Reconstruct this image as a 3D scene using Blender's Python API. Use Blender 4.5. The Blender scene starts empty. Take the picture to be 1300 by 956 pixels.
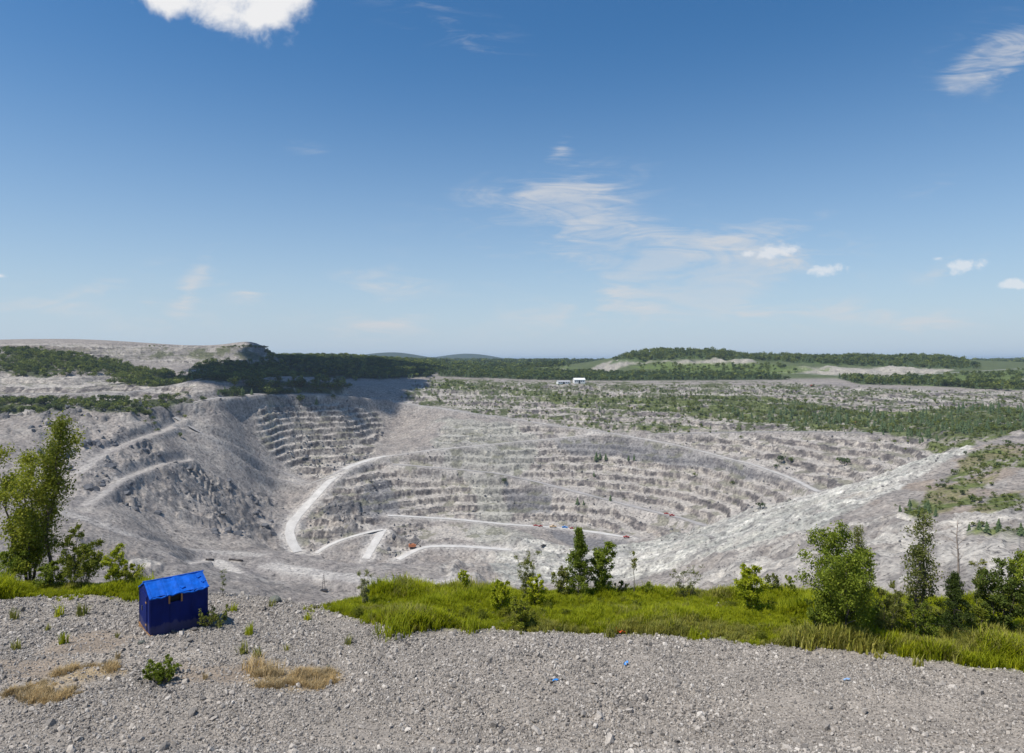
import bpy, bmesh, math, random
import numpy as np
from mathutils import Vector, Matrix

# ------------------------------------------------------------------ camera, sky, sun, exposure
scene = bpy.context.scene
COL = scene.collection
F, CX, HOR, ZC = 867.0, 650.0, 457.0, 8.0        # focal length in photo pixels, axis column, horizon row, eye height over the gravel
SUN_EL, SUN_TH = math.radians(61), math.radians(-28)   # height; degrees ahead of (+) or behind (-) straight left
TO_SUN = Vector((-math.cos(SUN_EL)*math.cos(SUN_TH), math.cos(SUN_EL)*math.sin(SUN_TH), math.sin(SUN_EL)))

cam_data = bpy.data.cameras.new('camera')
cam = bpy.data.objects.new('camera', cam_data); COL.objects.link(cam)
cam.location = (0, 0, ZC); cam.rotation_euler = (math.radians(90), 0, 0)
cam_data.sensor_width = 36.0; cam_data.lens = 36.0*F/1300.0
cam_data.shift_y = -(478.0-HOR)/1300.0
cam_data.clip_start = 0.1; cam_data.clip_end = 60000
scene.camera = cam

def build_world():
    w = bpy.data.worlds.new('World'); scene.world = w; w.use_nodes = True
    w.cycles.sampling_method = 'NONE'
    nt = w.node_tree; nt.nodes.clear(); N = nt.nodes.new; L = nt.links.new
    out = N('ShaderNodeOutputWorld'); bg = N('ShaderNodeBackground'); bg.inputs[1].default_value = 0.10
    sky = N('ShaderNodeTexSky'); sky.sky_type = 'NISHITA'; sky.sun_disc = False
    sky.sun_elevation = SUN_EL; sky.sun_rotation = math.radians(-118)
    sky.altitude = 300; sky.air_density = 1.0; sky.dust_density = 0.6; sky.ozone_density = 3.0
    tc = N('ShaderNodeTexCoord'); sep = N('ShaderNodeSeparateXYZ'); L(tc.outputs['Generated'], sep.inputs[0])
    def M(op, a, b=None, clamp=False):
        m = N('ShaderNodeMath'); m.operation = op; m.use_clamp = clamp
        for i, v in enumerate((a, b)):
            if v is None: continue
            if isinstance(v, (int, float)): m.inputs[i].default_value = v
            else: L(v, m.inputs[i])
        return m.outputs[0]
    ay = M('MAXIMUM', M('ABSOLUTE', sep.outputs[1]), 0.02)
    U = M('DIVIDE', sep.outputs[0], ay); V = M('DIVIDE', sep.outputs[2], ay)
    comb = N('ShaderNodeCombineXYZ'); L(U, comb.inputs[0]); L(V, comb.inputs[1])
    def noise(scale, detail, rough, distort=0.0, ang=0.0, stretch=(1, 1), off=(0, 0)):
        mp = N('ShaderNodeMapping'); L(comb.outputs[0], mp.inputs[0])
        mp.inputs['Rotation'].default_value = (0, 0, ang); mp.inputs['Scale'].default_value = (stretch[0], stretch[1], 1)
        mp.inputs['Location'].default_value = (off[0], off[1], 0)
        n = N('ShaderNodeTexNoise'); n.noise_dimensions = '2D'; L(mp.outputs[0], n.inputs['Vector'])
        n.inputs['Scale'].default_value = scale; n.inputs['Detail'].default_value = detail
        n.inputs['Roughness'].default_value = rough; n.inputs['Distortion'].default_value = distort
        return n.outputs['Fac']
    def blob(px, py, rx, ry, ang=0.0):
        mp = N('ShaderNodeMapping'); mp.vector_type = 'TEXTURE'; L(comb.outputs[0], mp.inputs[0])
        mp.inputs['Location'].default_value = ((px-CX)/F, (HOR-py)/F, 0); mp.inputs['Rotation'].default_value = (0, 0, ang); mp.inputs['Scale'].default_value = (rx/F, ry/F, 1)
        g = N('ShaderNodeTexGradient'); g.gradient_type = 'SPHERICAL'; L(mp.outputs[0], g.inputs[0]); return g.outputs['Fac']
    def total(items):
        t = items[0]
        for i in items[1:]: t = M('ADD', t, i)
        return t
    def ramp(v, lo, hi):
        r = N('ShaderNodeMapRange'); r.interpolation_type = 'SMOOTHSTEP'; r.clamp = True
        r.inputs[1].default_value = lo; r.inputs[2].default_value = hi; L(v, r.inputs[0]); return r.outputs[0]
    # fibrous high cloud
    fib = noise(6.5, 6, 0.60, 1.4, math.radians(-14), (0.8, 3.2))
    fib2 = noise(15.0, 5, 0.62, 1.2, math.radians(-30), (0.7, 4.2), (3.1, 1.7))
    D = math.radians
    cir = total([blob(715, 243, 168, 49, D(8)), blob(800, 300, 150, 37, D(-6)), blob(905, 345, 212, 43, D(14)),
                 blob(870, 375, 118, 37, D(-10)), blob(790, 342, 112, 17, D(-14)), blob(712, 190, 37, 20, D(20)),
                 M('MULTIPLY', blob(940, 300, 150, 23, D(14)), 0.7),
                 M('MULTIPLY', blob(1258, 74, 87, 34, D(28)), 1.3), M('MULTIPLY', blob(1270, 82, 137, 87, D(20)), .35),
                 M('MULTIPLY', blob(1140, 402, 200, 29, D(-2)), 0.8), M('MULTIPLY', blob(1195, 345, 75, 26, D(18)), .8),
                 M('MULTIPLY', blob(505, 362, 100, 31, D(-8)), 0.7), M('MULTIPLY', blob(480, 415, 112, 29, D(6)), 0.7),
                 M('MULTIPLY', blob(243, 365, 87, 23, D(58)), 0.75), M('MULTIPLY', blob(315, 372, 62, 17, D(-8)), 0.6),
                 M('MULTIPLY', blob(575, 40, 162, 49, D(-24)), 0.42), M('MULTIPLY', blob(385, 190, 68, 17, D(-14)), 0.5),
                 M('MULTIPLY', blob(165, 350, 100, 17, D(22)), 0.4), M('MULTIPLY', blob(700, 405, 212, 37, D(4)), 0.55),
                 M('MULTIPLY', blob(60, 385, 237, 49, D(-6)), 0.4), M('MULTIPLY', blob(1190, 232, 75, 20, D(24)), .4)])
    cir = M('ADD', cir, total([M('MULTIPLY', blob(760, 318, 330, 90, D(-6)), .45), M('MULTIPLY', blob(980, 350, 240, 60, D(10)), .38), M('MULTIPLY', blob(330, 395, 420, 60, D(0)), .35), M('MULTIPLY', blob(1000, 405, 420, 40, D(0)), .3)]))
    fsum = M('ADD', M('MULTIPLY', fib, 0.62), M('MULTIPLY', fib2, 0.38))
    cirm = ramp(M('ADD', M('MULTIPLY', M('MINIMUM', cir, 0.9), 0.45), M('MULTIPLY', M('SUBTRACT', fsum, 0.5), 1.9)), 0.05, 0.66)
    cirm = M('MULTIPLY', cirm, M('MINIMUM', M('MULTIPLY', cir, 1.3), 1.0))
    gap = noise(5.0, 3, 0.55, 0.8, math.radians(-20), (0.8, 2.0), (7.3, 2.2))
    cirm = M('MULTIPLY', cirm, M('ADD', 0.55, M('MULTIPLY', ramp(gap, 0.38, 0.60), 0.55)))
    # heaped cloud
    puff = noise(13.0, 6, 0.6, 0.15)
    cum = total([blob(292, -14, 165, 56, D(0)), M('MULTIPLY', blob(200, -8, 60, 30, D(-20)), .6), M('MULTIPLY', blob(340, 10, 77, 60, D(0)), .8)])
    cumm = ramp(M('ADD', M('MULTIPLY', M('MINIMUM', cum, 0.8), 0.9), M('MULTIPLY', M('SUBTRACT', puff, 0.5), 1.5)), 0.12, 0.72)
    cumm = M('MULTIPLY', cumm, ramp(cum, 0.0, 0.12))
    pf2 = noise(38.0, 4, 0.6, 0.2, 0, (1, 1.5))
    sm = total([blob(985, 318, 41, 13, D(10)), blob(1050, 343, 37, 11, D(6)), blob(1225, 338, 35, 13, D(10)),
                blob(1287, 361, 27, 10, D(6)), M('MULTIPLY', blob(948, 322, 10, 6), .7), M('MULTIPLY', blob(1190, 328, 10, 5), .7), M('MULTIPLY', blob(0, 350, 14, 4), .8)])
    smm = M('MULTIPLY', ramp(M('ADD', sm, M('MULTIPLY', M('SUBTRACT', pf2, 0.5), 1.8)), 0.1, 0.75), ramp(sm, 0, .3))
    smm = M('MULTIPLY', smm, 0.6)
    white = N('ShaderNodeRGB'); white.outputs[0].default_value = (6.6, 6.7, 6.9, 1)
    def mix(a, b, f):
        m = N('ShaderNodeMix'); m.data_type = 'RGBA'; m.clamp_factor = True; L(f, m.inputs['Factor']); L(a, m.inputs['A']); L(b, m.inputs['B']); return m.outputs['Result']
    hs = N('ShaderNodeHueSaturation'); hs.inputs['Hue'].default_value = 0.498; hs.inputs['Saturation'].default_value = 1.28; hs.inputs['Value'].default_value = 1.20; L(sky.outputs[0], hs.inputs['Color'])
    hz = N('ShaderNodeRGB'); hz.outputs[0].default_value = (4.9, 6.0, 7.3, 1)
    dirz = M('MAXIMUM', sep.outputs[2], 0.0)
    hf = M('MULTIPLY', M('POWER', M('SUBTRACT', 1.0, M('MINIMUM', M('DIVIDE', dirz, 0.46), 1.0)), 2.0), 0.92)
    base = mix(hs.outputs[0], hz.outputs[0], hf)
    c1 = mix(base, white.outputs[0], M('MULTIPLY', cirm, 0.74))
    whc = N('ShaderNodeRGB'); whc.outputs[0].default_value = (8.6, 8.6, 8.7, 1)
    c2 = mix(c1, whc.outputs[0], cumm)
    c3 = mix(c2, whc.outputs[0], smm)
    L(c3, bg.inputs[0]); L(bg.outputs[0], out.inputs[0])
build_world()

sun_data = bpy.data.lights.new('sun', 'SUN'); sun_data.energy = 5.0; sun_data.angle = math.radians(0.53); sun_data.color = (1.0, 0.95, 0.88)
sun = bpy.data.objects.new('sun', sun_data); COL.objects.link(sun)
sun.rotation_euler = TO_SUN.to_track_quat('Z', 'Y').to_euler(); sun.location = (-300, 0, 600)

vs = scene.view_settings
vs.view_transform = 'Standard'; vs.look = 'None'; vs.gamma = 1.0; vs.use_curve_mapping = False; vs.exposure = 0.0
scene.cycles.max_bounces = 4; scene.cycles.diffuse_bounces = 2; scene.cycles.glossy_bounces = 1
scene.cycles.transmission_bounces = 3; scene.cycles.transparent_max_bounces = 6; scene.cycles.volume_bounces = 1
scene.cycles.use_denoising = True

# ------------------------------------------------------------------ helpers
rng = np.random.default_rng(7); random.seed(7)

def smooth(a, b, x):
    t = np.clip((x-a)/(b-a), 0, 1); return t*t*(3-2*t)

def _hash(ix, iy, seed):
    h = (ix.astype(np.int64)*374761393 + iy.astype(np.int64)*668265263 + seed*1274126177) & 0xffffffff
    h = ((h ^ (h >> 13))*1274126177) & 0xffffffff
    return ((h ^ (h >> 16)) & 0xffff)/65535.0
def vnoise(x, y, seed=0):
    x = np.asarray(x, float); y = np.asarray(y, float)
    ix, iy = np.floor(x), np.floor(y); fx, fy = x-ix, y-iy
    fx = fx*fx*fx*(fx*(fx*6-15)+10); fy = fy*fy*fy*(fy*(fy*6-15)+10)
    a, b = _hash(ix, iy, seed), _hash(ix+1, iy, seed); c, d = _hash(ix, iy+1, seed), _hash(ix+1, iy+1, seed)
    return (a+(b-a)*fx)*(1-fy)+(c+(d-c)*fx)*fy            # 0..1
def fbm(x, y, octaves=4, seed=0, gain=0.5):
    t, a, s = 0, 1.0, 0
    for o in range(octaves):
        ca, sa = math.cos(0.6*o+.3), math.sin(0.6*o+.3)
        t = t + a*vnoise((x*ca-y*sa)*2**o, (x*sa+y*ca)*2**o, seed+o*17); s += a; a *= gain
    return t/s

def mesh_np(name, verts, faces):
    """verts (n,3), faces (m,k) with equal k"""
    verts = np.asarray(verts, np.float32); faces = np.asarray(faces, np.int32)
    me = bpy.data.meshes.new(name); k = faces.shape[1]
    me.vertices.add(len(verts)); me.vertices.foreach_set('co', verts.ravel())
    me.loops.add(faces.size); me.loops.foreach_set('vertex_index', faces.ravel())
    me.polygons.add(len(faces)); me.polygons.foreach_set('loop_start', np.arange(0, faces.size, k, dtype=np.int32))
    me.update(calc_edges=True); me.validate(); return me
def shade(me, on=True):
    me.polygons.foreach_set('use_smooth', np.full(len(me.polygons), on)); return me
def link(name, me, mat=None, parent=None):
    o = bpy.data.objects.new(name, me); COL.objects.link(o)
    if mat is not None and me is not None and not me.materials: me.materials.append(mat)
    if parent is not None: o.parent = parent
    return o
def tag(o, label=None, cat=None, group=None, kind=None):
    if label: o['label'] = label
    if cat: o['category'] = cat
    if group: o['group'] = group
    if kind: o['kind'] = kind
    return o
def empty(name, loc, rz=0.0):
    o = bpy.data.objects.new(name, None); COL.objects.link(o); o.location = loc; o.rotation_euler = (0, 0, rz); return o

# materials
def new_mat(name):
    m = bpy.data.materials.new(name); m.use_nodes = True; nt = m.node_tree
    return m, nt, nt.nodes['Principled BSDF']
def noise_node(nt, scale, detail=5, rough=0.6, coord='Object', stretch=None):
    tc = nt.nodes.new('ShaderNodeTexCoord'); n = nt.nodes.new('ShaderNodeTexNoise')
    n.inputs['Scale'].default_value = scale; n.inputs['Detail'].default_value = detail; n.inputs['Roughness'].default_value = rough
    src = tc.outputs[coord]
    if stretch:
        mp = nt.nodes.new('ShaderNodeMapping'); mp.inputs['Scale'].default_value = stretch; nt.links.new(src, mp.inputs[0]); src = mp.outputs[0]
    nt.links.new(src, n.inputs['Vector']); return n
def ramp_node(nt, src, stops):
    r = nt.nodes.new('ShaderNodeValToRGB'); e = r.color_ramp.elements
    while len(e) < len(stops): e.new(0.5)
    for el, (p, c) in zip(e, stops): el.position = p; el.color = (*c, 1)
    nt.links.new(src, r.inputs[0]); return r
def bump_node(nt, src, strength, dist, bsdf):
    b = nt.nodes.new('ShaderNodeBump'); b.inputs['Strength'].default_value = strength; b.inputs['Distance'].default_value = dist
    nt.links.new(src, b.inputs['Height']); nt.links.new(b.outputs[0], bsdf.inputs['Normal']); return b
def paint(name, rgb, rough=0.55, var=0.25, scale=6.0, metal=0.0, bump=0.0):
    m, nt, b = new_mat(name); n = noise_node(nt, scale)
    lo = tuple(c*(1-var) for c in rgb); hi = tuple(min(1, c*(1+var)) for c in rgb)
    r = ramp_node(nt, n.outputs['Fac'], [(0.3, lo), (0.7, hi)]); nt.links.new(r.outputs[0], b.inputs['Base Color'])
    b.inputs['Roughness'].default_value = rough; b.inputs['Metallic'].default_value = metal
    if bump: bump_node(nt, n.outputs['Fac'], bump, 0.02, b)
    return m

class MB:
    """collects boxes, tubes and prisms; build() links them as one mesh object"""
    def __init__(s): s.v = []; s.f = []
    def add(s, v, f):
        o = len(s.v); s.v += [tuple(p) for p in v]; s.f += [tuple(i+o for i in q) for q in f]; return s
    def box(s, x0, x1, y0, y1, z0, z1, mat=None):
        v = [(x, y, z) for z in (z0, z1) for y in (y0, y1) for x in (x0, x1)]
        if mat is not None: v = [tuple(mat @ Vector(p)) for p in v]
        return s.add(v, [(0, 2, 3, 1), (4, 5, 7, 6), (0, 1, 5, 4), (2, 6, 7, 3), (0, 4, 6, 2), (1, 3, 7, 5)])
    def prism(s, poly, axis, a, b, mat=None):
        """poly of (p,q) extruded along axis from a to b"""
        n = len(poly)
        def mk(p, q, t): return {'x': (t, p, q), 'y': (p, t, q), 'z': (p, q, t)}[axis]
        v = [mk(p, q, a) for p, q in poly]+[mk(p, q, b) for p, q in poly]
        if mat is not None: v = [tuple(mat @ Vector(p)) for p in v]
        return s.add(v, [tuple(range(n))[::-1], tuple(range(n, 2*n))]+[(i, (i+1) % n, n+(i+1) % n, n+i) for i in range(n)])
    def tube(s, pts, rad, sides=6, cap=True):
        pts = [Vector(p) for p in pts]; n = len(pts)
        if isinstance(rad, (int, float)): rad = [rad]*n
        vv = []; ff = []
        for i, p in enumerate(pts):
            d = (pts[min(i+1, n-1)]-pts[max(i-1, 0)])
            d = d.normalized() if d.length > 1e-9 else Vector((0, 0, 1))
            a = d.orthogonal().normalized() if abs(d.z) > 0.95 else d.cross(Vector((0, 0, 1))).normalized(); b = d.cross(a)
            for k in range(sides):
                t = 2*math.pi*k/sides; vv.append(p+(a*math.cos(t)+b*math.sin(t))*rad[i])
        for i in range(n-1):
            for k in range(sides):
                k2 = (k+1) % sides; ff.append((i*sides+k, i*sides+k2, (i+1)*sides+k2, (i+1)*sides+k))
        if cap: ff += [tuple(range(sides))[::-1], tuple(range((n-1)*sides, n*sides))]
        return s.add(vv, ff)
    def build(s, name, mat, parent=None, smooth_on=False):
        me = bpy.data.meshes.new(name); me.from_pydata(s.v, [], s.f)
        bm = bmesh.new(); bm.from_mesh(me); bmesh.ops.recalc_face_normals(bm, faces=bm.faces); bm.to_mesh(me); bm.free()
        if smooth_on: shade(me)
        return link(name, me, mat, parent)

def scatter(name, pts, rot, scl, idx, protos):
    """one object whose points carry copies of the prototype meshes (for what nobody could count)"""
    n = len(pts); me = bpy.data.meshes.new(name); me.vertices.add(n); me.vertices.foreach_set('co', np.asarray(pts, np.float32).ravel())
    a = me.attributes.new('rot', 'FLOAT_VECTOR', 'POINT'); a.data.foreach_set('vector', np.asarray(rot, np.float32).ravel())
    scl = np.asarray(scl, np.float32)
    if scl.ndim == 1: scl = np.repeat(scl[:, None], 3, 1)
    a = me.attributes.new('scl', 'FLOAT_VECTOR', 'POINT'); a.data.foreach_set('vector', scl.ravel())
    a = me.attributes.new('idx', 'INT', 'POINT'); a.data.foreach_set('value', np.asarray(idx, np.int32))
    o = link(name, me)
    g = bpy.data.node_groups.new(name+'_nodes', 'GeometryNodeTree')
    g.interface.new_socket('Geometry', in_out='INPUT', socket_type='NodeSocketGeometry'); g.interface.new_socket('Geometry', in_out='OUTPUT', socket_type='NodeSocketGeometry')
    N = g.nodes.new; L = g.links.new
    gi, go = N('NodeGroupInput'), N('NodeGroupOutput'); iop = N('GeometryNodeInstanceOnPoints'); jn = N('GeometryNodeJoinGeometry')
    for p in protos:
        oi = N('GeometryNodeObjectInfo'); oi.inputs['Object'].default_value = p; oi.transform_space = 'ORIGINAL'
        gt = N('GeometryNodeGeometryToInstance'); L(oi.outputs['Geometry'], gt.inputs[0]); L(gt.outputs[0], jn.inputs[0])
    def attr(nm, ty):
        x = N('GeometryNodeInputNamedAttribute'); x.data_type = ty; x.inputs['Name'].default_value = nm; return x.outputs['Attribute']
    e2r = N('FunctionNodeEulerToRotation'); L(attr('rot', 'FLOAT_VECTOR'), e2r.inputs[0])
    L(gi.outputs[0], iop.inputs['Points']); L(jn.outputs[0], iop.inputs['Instance']); iop.inputs['Pick Instance'].default_value = True
    L(attr('idx', 'INT'), iop.inputs['Instance Index']); L(e2r.outputs[0], iop.inputs['Rotation']); L(attr('scl', 'FLOAT_VECTOR'), iop.inputs['Scale'])
    L(iop.outputs[0], go.inputs[0])
    md = o.modifiers.new('scatter', 'NODES'); md.node_group = g
    return o

# ------------------------------------------------------------------ the lie of the land
# surveyed points: photo column, photo row, distance in metres (from benches, roads and trees of known size) -> height
CTRL = [
 # left rim, shelves and dump mound
 (0,437,1150),(60,437,1180),(130,437,1220),(200,438,1300),(280,439,1330),(340,440,1330),(0,452,1010),(90,455,1040),(170,458,1150),(250,462,1200),
 (0,476,880),(90,480,880),(170,480,960),(240,487,960),(0,492,820),(100,497,820),(200,499,850),(260,484,985),(320,482,1060),
 (0,512,740),(80,514,740),(160,514,770),(240,508,820),(330,500,900),(290,507,840),(0,530,690),(90,530,690),(170,522,740),
 # forest hill, left of centre
 (370,454,1620),(430,453,1650),(500,459,1700),(550,463,1750),(300,455,1560),(350,468,1330),(430,468,1380),(500,470,1400),(400,484,1120),(470,488,1170),(420,500,985),
 # left wall
 (0,560,620),(0,600,530),(80,560,640),(80,610,545),(80,660,455),(150,550,680),(150,600,585),(150,650,500),(150,690,440),(30,690,400),(0,650,430),
 (230,540,770),(230,590,685),(230,640,615),(230,690,530),(300,530,840),(300,570,790),(300,620,738),(300,665,682),(340,545,865),(350,590,835),(350,640,778),(395,612,825),(338,678,706),
 (340,693,632),(250,712,495),(150,715,410),(300,735,455),(390,706,560),(400,740,484),
 # near terrace (its far lip hides the pit floor)
 (470,714,548),(470,740,490),(560,714,575),(560,738,515),(640,716,600),(640,735,545),(740,735,545),(700,722,575),
 # dark benched wall under the notch
 (360,515,930),(420,515,985),(360,560,880),(420,560,925),(470,545,1010),(470,575,920),(440,594,850),(490,520,1080),(490,534,1060),(455,508,1040),
 # far wall
 (485,509,1085),(560,520,1060),(650,532,1030),(760,548,965),(540,574,905),(640,563,945),(720,556,965),(560,545,985),(650,545,995),
 (540,594,880),(640,603,875),(740,628,825),(830,650,775),(895,667,700),(560,625,850),(650,625,855),(500,610,855),(500,640,800),(600,643,825),
 (490,657,770),(570,660,785),(680,670,765),(800,684,700),(485,672,735),(440,683,715),(410,620,800),(365,672,720),(378,702,690),(400,704,690),(465,712,680),(540,691,705),(640,690,700),(735,655,800),
 (850,565,905),(950,590,785),(1040,627,640),(760,580,920),(850,600,860),(850,630,810),(940,630,730),(760,600,880),(930,655,670),(1000,610,710),
 (820,551,945),(900,550,910),(1000,549,850),(1100,549,770),(1200,553,680),(950,570,840),(1050,580,740),(1120,580,690),(1180,572,650),
 # valley between far wall and right-hand talus
 (820,694,640),(880,680,625),(960,654,605),(1050,628,600),(1130,605,600),(1200,581,600),
 # talus and right slope
 (800,715,560),(880,700,540),(960,680,510),(1050,648,500),(1150,608,525),(1240,573,560),(850,740,470),(940,725,400),(1000,690,430),(1100,660,430),(1180,620,470),(1250,590,505),
 (1290,562,590),(1290,590,480),(1290,625,410),(1220,640,400),(1150,665,375),(1050,700,360),(1000,735,300),(1100,715,300),(1200,690,310),(1290,680,300),(1290,720,240),(1200,730,245),
 # shelves over the far wall
 (1290,540,760),(1290,520,900),(1290,503,1080),(1290,490,1200),(1150,532,850),(1150,510,1020),(1150,493,1190),(1000,532,950),(1000,512,1060),(1000,492,1210),(900,532,985),(900,510,1090),(900,490,1240),
 (800,525,1050),(800,508,1120),(800,492,1230),(700,520,1090),(700,503,1170),(700,489,1270),(600,510,1130),(600,495,1200),(600,483,1300),(545,490,1220),(545,479,1330),
 # behind: woods, fields, right-hand hill
 (600,474,1500),(700,478,1480),(800,480,1450),(900,479,1450),(1000,479,1420),(1100,479,1400),(1200,484,1360),(1290,478,1420),
 (640,464,2300),(560,463,2200),(720,467,2200),(760,470,1720),(790,452,2000),(830,446,2050),(900,445,2050),(960,451,2000),(1050,452,2000),(1150,453,1950),(1220,458,1850),(1290,463,1800),
 (850,466,1700),(950,468,1680),(1050,468,1640),(1150,468,1640),
]
def pix(px, py, Y): return ((px-CX)/F*Y, Y, ZC-(py-HOR)/F*Y)
cp = [(((px-CX)/F), math.log(Y), ZC-(py-HOR)/F*Y) for px, py, Y in CTRL]
def cw(u, Y, z): cp.append((u, math.log(Y), z))
for u in (-1.3, -1.0):                                # outside the frame, left
    for Y, z in ((60, -26), (150, -55), (300, -72), (500, -66), (700, -42), (900, -10), (1200, 30), (2000, 20)): cw(u, Y, z)
for u in (1.0, 1.3):
    for Y, z in ((60, -26), (150, -55), (250, -66), (400, -62), (600, -58), (900, -48), (1300, -38), (1900, 0)): cw(u, Y, z)
for u in (-.75, -.45):  # hidden slope under the gravel
    for Y, z in ((60, -34), (130, -75), (250, -115 if u > -.6 else -95)): cw(u, Y, z)
for u in (-.2, 0.05, .25):
    for Y, z in ((60, -36), (130, -84), (250, -140), (400, -158 if u < .2 else -130)): cw(u, Y, z)
for u in (.45, .74):
    for Y, z in ((60, -32), (130, -62), (190, -74)): cw(u, Y, z)
for u, Y, z in ((-.3, 620, -196), (-.2, 625, -203), (-.1, 645, -200), (0.0, 650, -192), (-.35, 655, -190)): cw(u, Y, z)   # pit floor out of sight
for u in np.linspace(-1.3, 1.3, 14):
    for Y, z in ((3200, -8), (5500, -18), (12000, -24), (30000, -40)): cw(u, Y, z)
for px in (780, 870, 960, 1050, 1150, 1250): cw((px-CX)/F, 2500, -12)
for px in (120, 250, 330, 400, 500): cw((px-CX)/F, 2300, 5)
cp = np.array(cp)
WS = 1.0
def rbf_kernel(d2): return 0.5*d2*np.log(d2+1e-9)
def rbf_fit(c, lam=2e-4):
    n = len(c); p = np.c_[c[:, 0], c[:, 1]*WS]
    d2 = ((p[:, None]-p[None])**2).sum(-1); K = rbf_kernel(d2)+np.eye(n)*lam
    A = np.c_[np.ones(n), p]; S = np.block([[K, A], [A.T, np.zeros((3, 3))]])
    return p, np.linalg.solve(S, np.r_[c[:, 2], 0, 0, 0])
_p, _w = rbf_fit(cp)
GU = np.linspace(-1.65, 1.65, 420); GW = np.linspace(math.log(20), math.log(32000), 620)
_gu, _gw = np.meshgrid(GU, GW)
_q = np.c_[_gu.ravel(), _gw.ravel()*WS]; _z = np.zeros(len(_q))
for i in range(0, len(_q), 20000):
    q = _q[i:i+20000]; d2 = ((q[:, None]-_p[None])**2).sum(-1)
    _z[i:i+20000] = rbf_kernel(d2) @ _w[:-3] + np.c_[np.ones(len(q)), q] @ _w[-3:]
GZ = _z.reshape(_gu.shape)
def base_uw(u, w):
    fu = np.clip((u-GU[0])/(GU[1]-GU[0]), 0, len(GU)-1.001); fw = np.clip((w-GW[0])/(GW[1]-GW[0]), 0, len(GW)-1.001)
    iu, iw = fu.astype(int), fw.astype(int); a, b = fu-iu, fw-iw
    return (GZ[iw, iu]*(1-a)+GZ[iw, iu+1]*a)*(1-b)+(GZ[iw+1, iu]*(1-a)+GZ[iw+1, iu+1]*a)*b
def base_z(X, Y):
    X = np.asarray(X, float); Y = np.maximum(np.asarray(Y, float), 20.0); return base_uw(X/Y, np.log(Y))
_ry = np.exp(np.linspace(math.log(60), math.log(14000), 2600)); _rw = np.log(_ry)
def hit(px, py):
    """where the line of sight through a photo pixel meets the land (world x, y)"""
    u = (px-CX)/F
    zt = base_uw(np.full_like(_rw, u), _rw)
    for k in range(60):
        k_ = (HOR-(py+0.7*k))/F; below = zt > ZC+k_*_ry
        if below.any():
            i = int(np.argmax(below)); return (u*_ry[i], _ry[i])
    return (u*3000, 3000.0)
def poly_world(pts, step=12):
    out = []
    for (x0, y0), (x1, y1) in zip(pts, pts[1:]+pts[:1]):
        n = max(1, int(math.hypot(x1-x0, y1-y0)/step))
        for k in range(n): out.append(hit(x0+(x1-x0)*k/n, y0+(y1-y0)*k/n))
    return np.array(out)
def inside(poly, X, Y):
    res = np.zeros(X.shape, bool)
    bb = (X >= poly[:, 0].min()) & (X <= poly[:, 0].max()) & (Y >= poly[:, 1].min()) & (Y <= poly[:, 1].max())
    x, y = X[bb], Y[bb]; r = np.zeros(x.shape, bool)
    x1, y1 = poly[-1]
    for x2, y2 in poly:
        c = (y2 > y) != (y1 > y)
        if y1 != y2: r ^= c & (x < (x1-x2)*(y-y2)/(y1-y2)+x2)
        x1, y1 = x2, y2
    res[bb] = r; return res
def line_world(pts, step=9):
    out = []
    for (x0, y0), (x1, y1) in zip(pts, pts[1:]):
        n = max(1, int(math.hypot(x1-x0, y1-y0)/step))
        for k in range(n): out.append(hit(x0+(x1-x0)*k/n, y0+(y1-y0)*k/n))
    out.append(hit(*pts[-1])); p = np.array(out)
    for _ in range(2): p[1:-1] = (p[:-2]+2*p[1:-1]+p[2:])/4
    # even spacing of about 6 m
    s = np.r_[0, np.cumsum(np.hypot(*np.diff(p, axis=0).T))]; t = np.linspace(0, s[-1], max(3, int(s[-1]/6)))
    return np.c_[np.interp(t, s, p[:, 0]), np.interp(t, s, p[:, 1])]

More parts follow.
